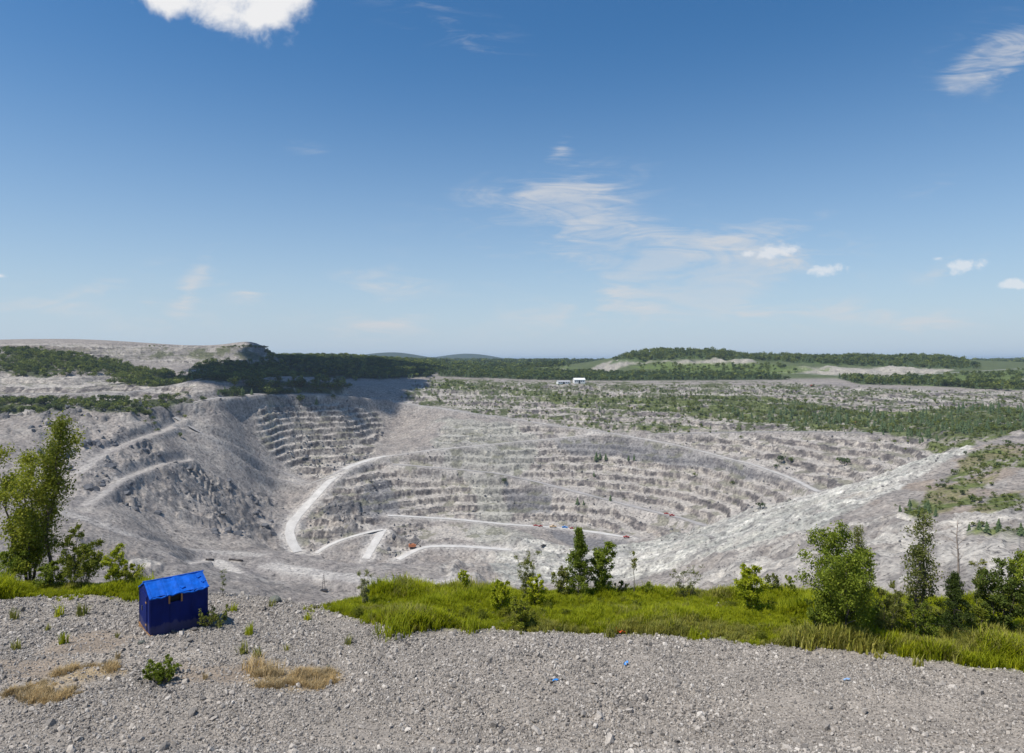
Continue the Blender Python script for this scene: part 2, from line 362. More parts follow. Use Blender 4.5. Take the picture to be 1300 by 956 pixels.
# haul roads: traced line, width, paleness
ROADS = [
 ('haul_road', '', [(378,702),(368,690),(363,678),(368,664),(385,648),(403,628),(420,608),(440,594),(470,583),(490,580)], 15, 'white'),
 ('haul_road', '', [(484,581),(540,573),(640,563),(720,556),(770,550)], 9, 'pale'),
 ('haul_road', '', [(487,508),(560,519),(650,532),(700,540),(760,548),(800,555),(850,564),(900,575),(950,589),(1000,605),(1040,625)], 8, 'pale'),
 ('haul_road', '', [(500,590),(545,594),(600,598),(640,603),(690,614),(740,628),(790,640),(830,650),(870,659),(900,668)], 11, 'grey'),
 ('haul_road', '', [(492,655),(530,657),(570,659),(640,666),(690,669),(740,674),(800,683)], 11, 'white'),
 ('haul_road', '', [(401,703),(410,695),(430,686),(455,680),(478,673),(486,673)], 9, 'white'),
 ('haul_road', '', [(486,673),(480,683),(472,697),(464,711)], 13, 'white'),
 ('haul_road', '', [(505,711),(520,703),(535,692),(560,694),(600,695),(650,699)], 12, 'white'),
 ('haul_road', '', [(345,719),(375,723),(420,731),(460,736),(500,739),(560,740)], 13, 'track'),
 ('haul_road', '', [(0,502),(14,499),(60,500),(110,500),(155,500),(190,494),(230,487),(256,481)], 9, 'grey'),
 ('haul_road', '', [(245,512),(270,508),(300,504),(330,501),(380,500),(440,503),(487,507)], 14, 'grey'),
 ('haul_road', '', [(222,530),(245,545),(275,560),(300,580),(320,598),(345,608),(390,616)], 7, 'grey'),
 ('haul_road', '', [(830,552),(880,550),(940,549),(1000,548),(1060,549),(1120,550)], 10, 'grey'),
 ('haul_road', '', [(975,473),(1010,474),(1060,477),(1105,480),(1150,477),(1200,474),(1250,471),(1300,468)], 8, 'white'),
 ('haul_road', '', [(240,715),(262,711),(280,717),(300,727)], 8, 'track'),
 ('haul_road', '', [(100,600),(130,576),(170,560),(215,545),(235,532)], 6, 'track'),
 ('haul_road', '', [(112,640),(160,606),(200,590),(240,585)], 5, 'track'),
 ('haul_road', '', [(60,645),(120,662),(200,690),(260,702),(330,705)], 7, 'track'),
 ('haul_road', '', [(232,545),(290,560),(340,590),(385,612)], 5, 'track'),
 ('haul_road', '', [(395,614),(410,610),(425,603),(437,596)], 7, 'grey'),
]
ROAD_LINES = []
for nm, lab, pts, width, tone in ROADS:
    xy = line_world(pts); z = base_z(xy[:, 0], xy[:, 1])
    for _ in range(12): z[1:-1] = (z[:-2]+2*z[1:-1]+z[2:])/4
    ROAD_LINES.append((nm, xy, z, width, tone))

# zones, traced in the photograph and carried over to the land
def zone(pts): return poly_world(pts)
Z_BENCH = [zone([(330,512),(400,508),(480,520),(486,540),(470,580),(440,592),(410,612),(385,600),(350,575),(320,545)]),
           zone([(440,600),(480,588),(540,576),(640,566),(760,553),(850,566),(950,592),(1040,628),(960,652),(880,676),(800,684),(690,668),(570,660),(490,655),(480,670),(400,700),(385,690),(372,675),(395,650)]),
           zone([(545,578),(560,540),(640,536),(760,550)]), 
           zone([(820,553),(1000,552),(1200,555),(1230,566),(1130,602),(1050,626),(990,600),(900,572)]),
           zone([(505,510),(530,486),(600,484),(740,489),(900,489),(1020,487),(1100,492),(1300,499),(1300,548),(1240,556),(1180,556),(1000,546),(830,548),(760,545),(650,528),(560,516)]),
           zone([(0,474),(140,474),(250,486),(240,500),(170,520),(0,530)]), zone([(0,437),(200,438),(340,440),(366,451),(330,458),(250,462),(120,455),(0,444)]), zone([(492,660),(560,664),(640,670),(645,688),(545,688),(505,704),(476,704)])]
Z_OUTCROP = [zone([(40,545),(150,536),(185,560),(215,585),(260,602),(320,628),(352,640),(350,690),(280,682),(200,640),(150,640),(60,600)]),
             zone([(380,690),(400,655),(440,610),(480,600),(490,650),(470,670),(410,700)]), zone([(490,672),(540,665),(530,700),(480,710)]), zone([(0,515),(230,515),(330,512),(330,525),(0,540)])]
Z_TALUS = [zone([(805,688),(880,672),(960,648),(1050,622),(1130,600),(1200,577),(1232,568),(1240,573),(1180,602),(1120,635),(1050,668),(980,690),(900,712),(800,735),(720,742),(690,738),(650,745),(625,720),(640,690),(690,690),(740,700)])]
Z_PALE = [zone([(860,720),(960,690),(1060,668),(1140,660),(1200,672),(1300,655),(1300,745),(1000,755),(840,752)]),
          zone([(1190,660),(1230,652),(1300,655),(1300,676),(1200,672)]),
          zone([(90,690),(150,690),(200,715),(180,735),(120,735)]),
          zone([(560,715),(640,700),(680,690),(720,740),(560,742)])]
Z_SERP = [zone([(560,530),(650,536),(690,560),(660,600),(640,605),(570,596),(555,560)]), zone([(590,605),(640,606),(645,640),(650,665),(600,660),(600,630)]), zone([(600,662),(650,668),(700,690),(640,705),(590,690)])]
Z_DARK = [zone([(690,672),(800,686),(830,692),(760,704),(720,690)]), zone([(700,556),(800,556),(950,592),(1010,612),(960,606),(840,584),(720,572)]), zone([(495,610),(510,650),(480,660),(450,640),(470,605)]), zone([(640,620),(700,620),(700,655),(645,650)])]
Z_PURPLE = [zone([(660,560),(850,566),(1040,628),(880,676),(690,665),(640,610)]), zone([(820,553),(1200,556),(1230,566),(1050,626),(900,572)]), zone([(990,500),(1300,500),(1300,516),(1100,512)]), zone([(1020,485),(1300,500),(1300,506),(1100,505),(1010,492)])]
Z_GREY = [zone([(180,545),(230,530),(330,500),(480,506),(490,535),(440,520),(330,515),(320,560),(400,610),(330,625),(250,575)]), zone([(180,700),(330,697),(470,713),(560,715),(420,735),(300,745),(200,735)])]
G_WOOD_LEFT = [zone([(0,443),(60,448),(125,457),(150,462),(200,471),(238,484),(205,490),(165,487),(140,474),(90,470),(60,476),(0,472)]),
               zone([(0,505),(40,503),(80,508),(95,515),(90,524),(60,527),(0,524)]), zone([(100,506),(150,509),(215,514),(232,505),(275,508),(230,520),(165,530),(110,524)]),
               zone([(238,470),(262,460),(300,458),(320,470),(290,472)])]
G_WOOD_HILL = [zone([(262,472),(330,462),(366,454),(420,452),(500,457),(545,462),(560,470),(545,478),(480,481),(400,479),(330,481),(258,482)]),
               zone([(290,488),(340,486),(420,486),(450,490),(430,497),(330,496),(270,497)])]
G_WOOD_MID = [zone([(545,464),(600,466),(650,468),(740,472),(860,474),(975,476),(1000,482),(900,483),(745,483),(700,483),(560,478)])]
G_WOOD_RIGHT = [zone([(770,462),(795,450),(830,446),(905,446),(950,453),(1000,453),(1200,455),(1232,462),(1235,468),(1180,467),(1060,463),(960,457),(860,456)]),
                zone([(1065,480),(1110,483),(1180,486),(1300,491),(1300,497),(1180,490),(1090,488)])]
Z_CUT = [zone([(745,471),(760,463),(775,458),(800,456),(840,459),(800,462),(785,468),(770,473)]), zone([(835,459),(900,457),(955,457),(965,462),(900,464),(850,463)]), zone([(985,472),(1005,466),(1020,466),(1060,467),(1110,467),(1150,466),(1215,470),(1180,475),(1150,474),(1125,479),(1075,476),(1030,474)])]
G_FIELD = [zone([(630,462),(700,463),(735,468),(650,467)]), zone([(800,466),(850,460),(970,462),(1060,470),(980,476),(860,474)]), zone([(1080,478),(1180,478),(1300,470),(1300,496),(1100,486)])]
G_SHELF = [zone([(620,491),(700,497),(800,503),(900,502),(985,504),(1090,520),(1150,522),(1250,516),(1300,514),(1300,548),(1240,558),(1170,556),(1090,545),(1000,538),(920,530),(840,522),(700,512)]),
           zone([(545,481),(620,490),(600,497),(545,492)]), zone([(880,545),(800,545),(830,538),(900,540)])]
G_SLOPE = [zone([(1150,650),(1180,628),(1210,605),(1230,580),(1300,566),(1300,600),(1262,602),(1235,640),(1180,655)]), zone([(1240,650),(1262,628),(1300,618),(1300,654)]), zone([(1145,640),(1185,645),(1185,662),(1150,658)]), zone([(1240,674),(1300,676),(1300,686),(1240,684)]),
           zone([(1180,560),(1240,556),(1235,568),(1190,572)])]

# ------------------------------------------------------------------ terrain mesh: fan of rows outward from the lookout
u_in = np.arange(-0.80, 0.8001, 0.00145); u_l = np.linspace(-1.6, -0.81, 60); uu = np.r_[u_l, u_in, -u_l[::-1]]
yy = np.r_[np.geomspace(30, 300, 60)[:-1], np.geomspace(300, 470, 70)[:-1], np.arange(470, 640, 2.8), np.arange(640, 1000, 1.55), np.arange(1000, 1150, 2.3), np.geomspace(1150, 2600, 130), np.geomspace(2650, 30000, 60)]
TU, TY = np.meshgrid(uu, yy); TX = TU*TY
TZ = base_uw(TU, np.log(TY))
near_f = 1-smooth(1300, 2600, TY)
def zmask(zs, warp=10.0, seed=5, soft=True):
    wx = (fbm(TX/28, TY/28, 3, seed)-.5)*2*warp; wy = (fbm(TX/28, TY/28, 3, seed+50)-.5)*2*warp
    m = np.zeros(TX.shape, bool)
    for z in zs: m |= inside(z, TX+wx, TY+wy)
    m = m.astype(np.float32)
    if soft:
        for ax in (0, 1):
            for _ in range(2): m = (np.roll(m, 1, ax)+2*m+np.roll(m, -1, ax))/4
    return m
mb = zmask(Z_BENCH, 6, 3)
for ax in (0, 1):
    for _ in range(4): mb = (np.roll(mb, 1, ax)+2*mb+np.roll(mb, -1, ax))/4
mo = zmask(Z_OUTCROP, 14, 9); mt = zmask(Z_TALUS, 5, 11); mp_ = zmask(Z_PALE, 14, 13)
# benches: the slope is cut into faces about 8 m high
HB = 7.6
warp = (fbm(TX/70, TY/70, 3, 21)-.5)*6 + (fbm(TX/14, TY/14, 3, 22)-.5)*1.7 + (vnoise(TX/5, TY/5, 24)-.5)*1.1 + TX*0.012
q = (TZ+warp)/HB; fl = np.floor(q); fr = q-fl
wid = 0.60+0.16*vnoise(TX/40, TY/40, 33)
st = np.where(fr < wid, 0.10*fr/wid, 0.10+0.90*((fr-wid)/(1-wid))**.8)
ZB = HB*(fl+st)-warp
TZ2 = TZ+(ZB-TZ)*mb
# broken ledges on the left wall and the lower spur
ml = zmask([Z_OUTCROP[0], zone([(0,540),(90,535),(120,600),(60,640),(0,640)]), Z_OUTCROP[1], Z_OUTCROP[2]], 18, 29)*smooth(.50, .62, fbm(TX/34, TY/34, 4, 28))
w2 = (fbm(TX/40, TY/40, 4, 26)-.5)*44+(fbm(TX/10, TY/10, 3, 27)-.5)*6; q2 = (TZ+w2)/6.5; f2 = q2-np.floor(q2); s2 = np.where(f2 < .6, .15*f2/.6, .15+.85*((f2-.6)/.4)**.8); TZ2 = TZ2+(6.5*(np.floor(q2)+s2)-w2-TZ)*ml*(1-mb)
# crumbly faces on the benches, blocky knobs on the left wall, billows in the talus
n1 = fbm(TX/9, TY/9, 4, 41); n2 = fbm(TX/26, TY/26, 4, 42); n3 = fbm(TX/4.2, TY/4.2, 2, 43)
TZ2 += mb*((n1-.5)*1.5+(n3-.5)*1.0)*near_f
k1 = smooth(0.56, 0.66, fbm(TX/24, TY/24, 4, 51))*smooth(0.40, 0.62, fbm(TX/95, TY/95, 3, 52)); k2 = smooth(0.60, 0.67, fbm(TX/11, TY/11, 3, 53))
TZ2 += mo*(k1*4.6+k2*3.0*smooth(.35, .6, n2)+(n1-.5)*3.0+(n3-.5)*1.8)
big = (fbm(TX/90, TY/90, 4, 61)-.5)
inpit = smooth(60, 120, TY)*(1-smooth(1050, 1250, TY))
TZ2 += inpit*(big*12+(n2-.5)*4.0+(n1-.5)*1.6)*(1-mb*.6)*smooth(200, 480, TY)
ta_, tb_ = -TX*.95+TY*.30, TX*.30+TY*.95
rid = 1-np.abs(2*fbm(ta_/70, tb_/13, 4, 71)-1)
TZ2 += mt*((rid-.6)*5.5+(n1-.5)*2.2+(n3-.5)*1.6)
rid2 = 1-np.abs(2*fbm(TX/22, TY/30, 4, 75)-1)
TZ2 += np.maximum(mp_-mt, 0)*((rid2-.6)*7+(n1-.5)*3.5+(n3-.5)*2.0)
mcut = zmask(Z_CUT, 8, 22); TZ2 += mcut*(fbm(TX/26, TY/60, 3, 76)-.5)*22
far_h = smooth(2600, 5200, TY)
TZ2 += far_h*((fbm(TU*5, np.log(TY)*2.2, 3, 81)-.5)*60)
def bumphill(u0, Y0, su, sy, h): return h*np.exp(-((TU-u0)/su)**2-((np.log(TY)-math.log(Y0))/sy)**2)
TZ2 += bumphill((500-CX)/F, 8200, .060, .12, 98)+bumphill((592-CX)/F, 9500, .055, .1, 100)+bumphill((1305-CX)/F, 9500, .07, .12, 70)+bumphill((700-CX)/F, 14000, .09, .12, 40)+bumphill((450-CX)/F, 9000, .05, .1, 40)+bumphill((-100-CX)/F, 8200, .3, .12, 60)
# roads cut in
mroad = np.zeros(TX.shape, np.float32); mverge = np.zeros(TX.shape, np.float32)
for nm, xy, zr, width, tone in ROAD_LINES:
    bb = (TX > xy[:, 0].min()-30) & (TX < xy[:, 0].max()+30) & (TY > xy[:, 1].min()-30) & (TY < xy[:, 1].max()+30)
    if not bb.any(): continue
    px_, py_ = TX[bb], TY[bb]; best = np.full(px_.shape, 1e9); zz = np.zeros(px_.shape)
    for (ax_, ay_), (bx_, by_), za, zb in zip(xy[:-1], xy[1:], zr[:-1], zr[1:]):
        dx, dy = bx_-ax_, by_-ay_; t = np.clip(((px_-ax_)*dx+(py_-ay_)*dy)/(dx*dx+dy*dy+1e-9), 0, 1)
        d = np.hypot(px_-ax_-t*dx, py_-ay_-t*dy); m = d < best; best[m] = d[m]; zz[m] = (za+t*(zb-za))[m]
    f = 1-smooth(width*.5+.5, width*.5+9, best); TZ2[bb] = TZ2[bb]*(1-f)+zz*f
    mroad[bb] = np.maximum(mroad[bb], (.45 if tone == 'track' and width < 7.5 else {'grey': .3, 'pale': .65}.get(tone, 1.0))*( 1-smooth(width*.35, width*.95, best*(.7+.6*vnoise(px_/7, py_/7, 77)))))
    mverge[bb] = np.maximum(mverge[bb], 1-smooth(width*.5, width*.5+14, best))
# the hillside under the gravel stays below the edge of the gravel
TZ2 = np.where(TY < 60, np.minimum(TZ2, -6-0.6*(TY-30)), TZ2)
TER = dict(z=TZ2)
def ground_z(x, y):
    """height of the finished land under scattered points"""
    x = np.asarray(x, float); y = np.asarray(y, float); u = x/y
    j = np.clip(np.searchsorted(uu, u)-1, 0, len(uu)-2); i = np.clip(np.searchsorted(yy, y)-1, 0, len(yy)-2)
    a = np.clip((u-uu[j])/(uu[j+1]-uu[j]), 0, 1); b = np.clip((y-yy[i])/(yy[i+1]-yy[i]), 0, 1)
    return (TZ2[i, j]*(1-a)+TZ2[i, j+1]*a)*(1-b)+(TZ2[i+1, j]*(1-a)+TZ2[i+1, j+1]*a)*b

# colours of ground and rock (albedo)
C = np.zeros(TX.shape+(3,), np.float32); C[:] = (0.275, 0.252, 0.228)
def lay(mask, rgb, k=1.0):
    global C
    m = (np.clip(mask, 0, 1)*k)[..., None]; C = C*(1-m)+np.array(rgb, np.float32)*m
nz = fbm(TX/60, TY/60, 4, 91); nf = fbm(TX/13, TY/13, 4, 92); nff = fbm(TX/5, TY/5, 3, 93)
lay(zmask(Z_GREY, 16, 15), (0.275, 0.256, 0.238), .9)
lay(zmask([zone([(60,545),(150,535),(235,530),(330,545),(398,610),(372,665),(348,690),(250,690),(120,660),(50,620)])], 14, 14), (0.335, 0.308, 0.278), .85)
lay(zmask(Z_PURPLE, 16, 16), (0.245, 0.224, 0.216), .8)
lay(mb*smooth(.47, .62, nf), (0.40, 0.375, 0.335), .8)
lay(mb*smooth(.50, .40, nz)*smooth(.45, .55, nff), (0.19, 0.176, 0.174), .7)
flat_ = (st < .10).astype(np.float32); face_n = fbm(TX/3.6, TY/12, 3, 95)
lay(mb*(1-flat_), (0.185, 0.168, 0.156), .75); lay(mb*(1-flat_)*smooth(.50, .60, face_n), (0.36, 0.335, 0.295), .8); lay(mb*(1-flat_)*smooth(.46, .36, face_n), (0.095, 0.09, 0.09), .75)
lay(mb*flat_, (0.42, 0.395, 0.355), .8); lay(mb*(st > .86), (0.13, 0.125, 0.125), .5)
lay(zmask(Z_SERP, 16, 17), (0.335, 0.345, 0.30), .5)
lay(zmask(Z_DARK, 8, 18), (0.145, 0.150, 0.162), .7)
lay(mp_*smooth(.40, .56, nf*.55+nz*.45), (0.46, 0.44, 0.395), .9)
lay(mt, (0.45, 0.445, 0.395), .9); strk = fbm(ta_/60, tb_/7, 4, 98); lay(mt*smooth(.48, .60, strk), (0.57, 0.56, 0.51), .75); lay(mt*smooth(.46, .36, strk), (0.31, 0.315, 0.285), .7); lay(mt*smooth(.5, .4, nff)*smooth(.52, .42, nz), (0.30, 0.31, 0.285), .6)
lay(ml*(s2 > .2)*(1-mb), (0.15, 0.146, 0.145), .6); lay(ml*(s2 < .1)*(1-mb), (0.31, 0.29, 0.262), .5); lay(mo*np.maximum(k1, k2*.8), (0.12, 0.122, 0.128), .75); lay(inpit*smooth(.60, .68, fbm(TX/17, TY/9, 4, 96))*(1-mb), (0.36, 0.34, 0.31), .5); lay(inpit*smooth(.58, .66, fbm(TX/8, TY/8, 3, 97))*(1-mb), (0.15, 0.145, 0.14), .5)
lay(mverge*(1-smooth(1150, 1300, TY)), (0.30, 0.285, 0.27), .55)
lay(mroad, (0.55, 0.53, 0.49), .6)
mg = zmask([zone([(150,440),(340,440),(366,450),(330,456),(260,456),(150,455),(110,447)])], 6, 19); lay(mg, (0.33, 0.31, 0.275), .8); lay(mg*smooth(.50, .62, fbm(TX/16, TY/120, 4, 99)), (0.20, 0.19, 0.175), .75); lay(mg*smooth(.56, .66, fbm(TX/34, TY/50, 4, 100)), (0.085, 0.10, 0.045), .8); lay(zmask([zone([(0,438),(110,440),(120,447),(0,444)])], 6, 19), (0.17, 0.155, 0.13), .8)
lay(zmask([zone([(0,474),(60,476),(135,474),(150,486),(60,488),(0,487)])], 6, 20), (0.36, 0.34, 0.305), .7)
lay(np.where(TU > .08, smooth(1330, 1420, TY)*(1-smooth(2200, 2300, TY)), 0), (0.075, 0.105, 0.034), .9)
lay(zmask(Z_CUT, 8, 22), (0.37, 0.345, 0.305), .9)
# plant cover
green_a, green_b = np.array((0.052, 0.082, 0.022)), np.array((0.030, 0.052, 0.018))
def veg(zs, cover, seed, rgb, warp=12, fine=6.0):
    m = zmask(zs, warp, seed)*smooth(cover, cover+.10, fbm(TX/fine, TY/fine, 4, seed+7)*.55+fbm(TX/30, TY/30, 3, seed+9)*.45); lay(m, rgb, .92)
veg(G_SHELF, .35, 101, (0.100, 0.128, 0.038)); veg(G_SLOPE, .36, 102, (0.105, 0.135, 0.032)); veg(G_FIELD, .25, 103, (0.12, 0.165, 0.045))
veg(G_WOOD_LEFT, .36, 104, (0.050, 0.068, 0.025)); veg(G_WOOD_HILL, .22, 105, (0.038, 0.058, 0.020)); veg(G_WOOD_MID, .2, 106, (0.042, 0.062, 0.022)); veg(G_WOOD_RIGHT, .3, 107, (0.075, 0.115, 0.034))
veg([zone([(545,480),(740,485),(1010,484),(1010,492),(620,492),(545,487)])], .46, 112, (0.085, 0.10, 0.04))
veg([Z_BENCH[4]], .50, 108, (0.075, 0.095, 0.035), 8, 5)
bt = mb*(1-smooth(.16, .3, st))*smooth(.56, .64, fbm(TX/16, TY/16, 4, 109)); lay(bt, (0.10, 0.105, 0.05), .5)
lay(smooth(.52, .62, fbm(TX/22, TY/22, 4, 110))*zmask([zone([(1060,640),(1230,575),(1300,560),(1300,650),(1160,655)])], 10, 111), (0.27, 0.21, 0.155), .45)
# open country beyond the rim
cut = zmask(Z_CUT, 8, 22); fieldm = zmask(G_FIELD, 6, 23)
m_far = np.where(TU > .08, smooth(2150, 2400, TY), smooth(1500, 1900, TY))*(1-np.clip(mg, 0, 1))
fld = np.maximum(fbm(TX/420, TY/420, 3, 121), smooth(4500, 6500, TY)*.6); lay(m_far*smooth(.40, .46, fld), (0.026, 0.044, 0.021), .94); lay(m_far*smooth(.42, .38, fld), (0.11, 0.14, 0.05), .85)

nr, nc = TX.shape; idx = np.arange(nr*nc).reshape(nr, nc)
quads = np.stack([idx[:-1, :-1], idx[:-1, 1:], idx[1:, 1:], idx[1:, :-1]], -1).reshape(-1, 4)
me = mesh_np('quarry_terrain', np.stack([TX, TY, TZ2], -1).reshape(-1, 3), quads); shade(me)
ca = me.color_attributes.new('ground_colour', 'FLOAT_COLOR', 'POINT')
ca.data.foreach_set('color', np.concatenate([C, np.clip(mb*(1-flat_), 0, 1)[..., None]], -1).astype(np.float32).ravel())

def rock_material():
    m, nt, b = new_mat('rock_and_soil'); L = nt.links.new; N = nt.nodes.new
    at = N('ShaderNodeVertexColor'); at.layer_name = 'ground_colour'
    n1_ = noise_node(nt, 0.35, 4, 0.7); n2_ = noise_node(nt, 0.05, 3, 0.6)
    n3_ = noise_node(nt, 0.22, 4, 0.65, stretch=(1.0, 1.0, 0.25))
    r1 = ramp_node(nt, n1_.outputs['Fac'], [(0.31, (.26, .26, .28)), (0.45, (.86, .85, .84)), (0.58, (1.1, 1.09, 1.07)), (0.72, (1.65, 1.6, 1.52))])
    r2 = ramp_node(nt, n2_.outputs['Fac'], [(0.3, (.82, .81, .82)), (0.7, (1.18, 1.17, 1.15))])
    r3 = ramp_node(nt, n3_.outputs['Fac'], [(0.3, (.62, .62, .64)), (0.55, (1.05, 1.04, 1.03)), (0.75, (1.3, 1.27, 1.22))])
    n4_ = noise_node(nt, 0.34, 3, 0.6, stretch=(.05, .05, 1.0)); r4 = ramp_node(nt, n4_.outputs['Fac'], [(0.32, (.68, .68, .70)), (0.5, (1.0, 1.0, 1.0)), (0.68, (1.25, 1.23, 1.2))])
    def mul(a, c):
        x = N('ShaderNodeMix'); x.data_type = 'RGBA'; x.blend_type = 'MULTIPLY'; x.inputs['Factor'].default_value = 1.0; L(a, x.inputs['A']); L(c, x.inputs['B']); return x.outputs['Result']
    def mulf(a, c, f):
        x = N('ShaderNodeMix'); x.data_type = 'RGBA'; x.blend_type = 'MULTIPLY'; L(f, x.inputs['Factor']); L(a, x.inputs['A']); L(c, x.inputs['B']); return x.outputs['Result']
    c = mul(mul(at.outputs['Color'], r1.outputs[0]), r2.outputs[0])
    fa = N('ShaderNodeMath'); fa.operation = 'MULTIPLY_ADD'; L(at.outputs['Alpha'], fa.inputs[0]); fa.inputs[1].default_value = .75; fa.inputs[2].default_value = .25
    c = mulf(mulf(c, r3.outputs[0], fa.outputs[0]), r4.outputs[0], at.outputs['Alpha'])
    L(c, b.inputs['Base Color']); b.inputs['Roughness'].default_value = 0.95; b.inputs['Specular IOR Level'].default_value = 0.15
    bump_node(nt, n1_.outputs['Fac'], 0.7, 2.0, b)
    return m
terrain = link('quarry_terrain', me, rock_material()); tag(terrain, kind='structure')

def road_mat(tone):
    rgb = {'white': (.50, .48, .445), 'grey': (.33, .312, .295), 'pale': (.42, .40, .37)}[tone]
    m = paint('road_'+tone, rgb, 0.95, 0.18, 0.12); return m
ROAD_MAT = {t: road_mat(t) for t in ('white', 'grey', 'pale')}
for nm, xy, zr, width, tone in [q_ for q_ in ROAD_LINES if q_[4] != 'track']:
    d = np.gradient(xy, axis=0); d /= np.linalg.norm(d, axis=1)[:, None]+1e-9; nrm = np.c_[-d[:, 1], d[:, 0]]
    offs = np.array([-.5, -.25, 0, .25, .5]); wob = 1+0.35*(vnoise(np.arange(len(xy))*.35, np.zeros(len(xy)), 3)-.5)
    P_ = xy[:, None, :]+nrm[:, None, :]*(offs[None, :, None]*width*.66*wob[:, None, None])
    zz = np.repeat(zr[:, None], 5, 1)+np.array([.35, .5, .42, .5, .35])
    i_ = np.arange(len(xy)*5).reshape(-1, 5); qd = np.stack([i_[:-1, :-1], i_[:-1, 1:], i_[1:, 1:], i_[1:, :-1]], -1).reshape(-1, 4)
    tag(link(nm, shade(mesh_np(nm, np.concatenate([P_, zz[..., None]], -1).reshape(-1, 3), qd)), ROAD_MAT[tone]), kind='structure')

# ------------------------------------------------------------------ gravel shelf below the lookout
EDGE = [(-600,728),(-100,728),(0,728),(90,730),(150,736),(190,748),(270,752),(330,753),(400,767),(430,760),(470,752),(530,744),(600,747),(700,748),(800,747),(900,751),(1000,754),(1100,760),(1300,766),(1900,770)]
_eu = np.array([(p-CX)/F for p, _ in EDGE]); _ey = np.array([ZC*F/(q-HOR) for _, q in EDGE])
def near_z(X, Y):
    X = np.asarray(X, float); Y = np.asarray(Y, float)
    z = (fbm(X/5.5, Y/4.0, 3, 201)-.5)*0.55+(fbm(X/1.3, Y/1.3, 2, 202)-.5)*0.12
    z = z*smooth(12, 16, Y)
    z = z+np.clip(14.0-Y, 0, 14)*0.45
    e = np.interp(X/np.maximum(Y, 1), _eu, _ey)
    z = z-0.05*np.clip(Y-20.5, 0, 99)
    over = np.clip(Y-e, 0, 99); return z-0.75*over*smooth(0, 2.2, over)-0.03*over
def near_hit(px, py):
    u = (px-CX)/F; Ys = np.linspace(10, 60, 2500); zr = ZC-(py-HOR)/F*Ys; m = near_z(u*Ys, Ys) > zr
    i = int(np.argmax(m)) if m.any() else len(Ys)-1
    e = float(np.interp(u, _eu, _ey)); i = min(i, int(np.argmin(np.abs(Ys-e))))
    return (u*Ys[i], Ys[i], float(near_z(u*Ys[i], Ys[i])))
def near_poly(pts):
    out = []
    for (x0, y0), (x1, y1) in zip(pts, pts[1:]+pts[:1]):
        n = max(1, int(math.hypot(x1-x0, y1-y0)/15))
        for k in range(n):
            px, py = x0+(x1-x0)*k/n, y0+(y1-y0)*k/n; Y = ZC*F/(py-HOR); out.append(((px-CX)/F*Y, Y))
    return np.array(out)
N_GRASS = [near_poly([(398,768),(430,776),(452,783),(478,796),(520,803),(560,795),(620,797),(690,803),(770,806),(850,809),(905,812),(970,819),(1060,826),(1110,832),(1180,838),(1240,846),(1330,852),(1720,862),(1720,745),(1300,742),(1000,738),(800,735),(600,735),(530,735),(470,746),(425,760)]),
           near_poly([(-420,760),(0,757),(40,753),(90,752),(140,755),(182,758),(190,742),(150,732),(90,728),(0,726),(-420,724)])]
N_STRAW = [near_poly([(315,868),(330,855),(360,847),(400,850),(425,857),(420,872),(370,880),(320,880)]), near_poly([(70,858),(100,850),(160,852),(165,858),(110,866),(75,870)]), near_poly([(-20,885),(60,870),(120,880),(40,900)])]
N_DIRT = [near_poly([(60,812),(130,800),(170,812),(140,835),(60,832)]), near_poly([(240,850),(310,845),(420,848),(430,862),(330,875),(230,866)]), near_poly([(0,835),(70,838),(90,865),(0,870)])]
def nin(zs, X, Y, w=.5, seed=231):
    wx = (fbm(X/.8, Y/.8, 3, seed)-.5)*2*w; wy = (fbm(X/.8, Y/.8, 3, seed+5)-.5)*2*w*.7; m = np.zeros(np.shape(X), bool)
    for z in zs: m |= inside(z, X+wx, Y+wy)
    return m
gx = np.r_[np.arange(-70, -32, 2.0), np.arange(-32, 32.01, .16), np.arange(34, 71, 2.0)]; gy = np.r_[np.arange(-60, 8, 3.0), np.arange(9, 29, .16), np.arange(29.5, 64, 1.0)]
NX, NY = np.meshgrid(gx, gy); NZ = near_z(NX, NY); NZ = np.where(NY < 0, 6.3, NZ)
NC = np.zeros(NX.shape+(3,), np.float32); NC[:] = (.33, .30, .265)
NC[nin(N_DIRT, NX, NY)] = (.30, .25, .20); NC[nin(N_STRAW, NX, NY)] = (.38, .30, .19); NC[nin(N_GRASS, NX, NY)] = (.18, .22, .018)
for ax in (0, 1): NC = (np.roll(NC, 1, ax)+2*NC+np.roll(NC, -1, ax))/4
i_ = np.arange(NX.size).reshape(NX.shape); qd = np.stack([i_[:-1, :-1], i_[:-1, 1:], i_[1:, 1:], i_[1:, :-1]], -1).reshape(-1, 4)
me = shade(mesh_np('gravel_ground', np.stack([NX, NY, NZ], -1).reshape(-1, 3), qd))
ca = me.color_attributes.new('ground_colour', 'FLOAT_COLOR', 'POINT'); ca.data.foreach_set('color', np.concatenate([NC, np.ones(NX.shape+(1,), np.float32)], -1).astype(np.float32).ravel())
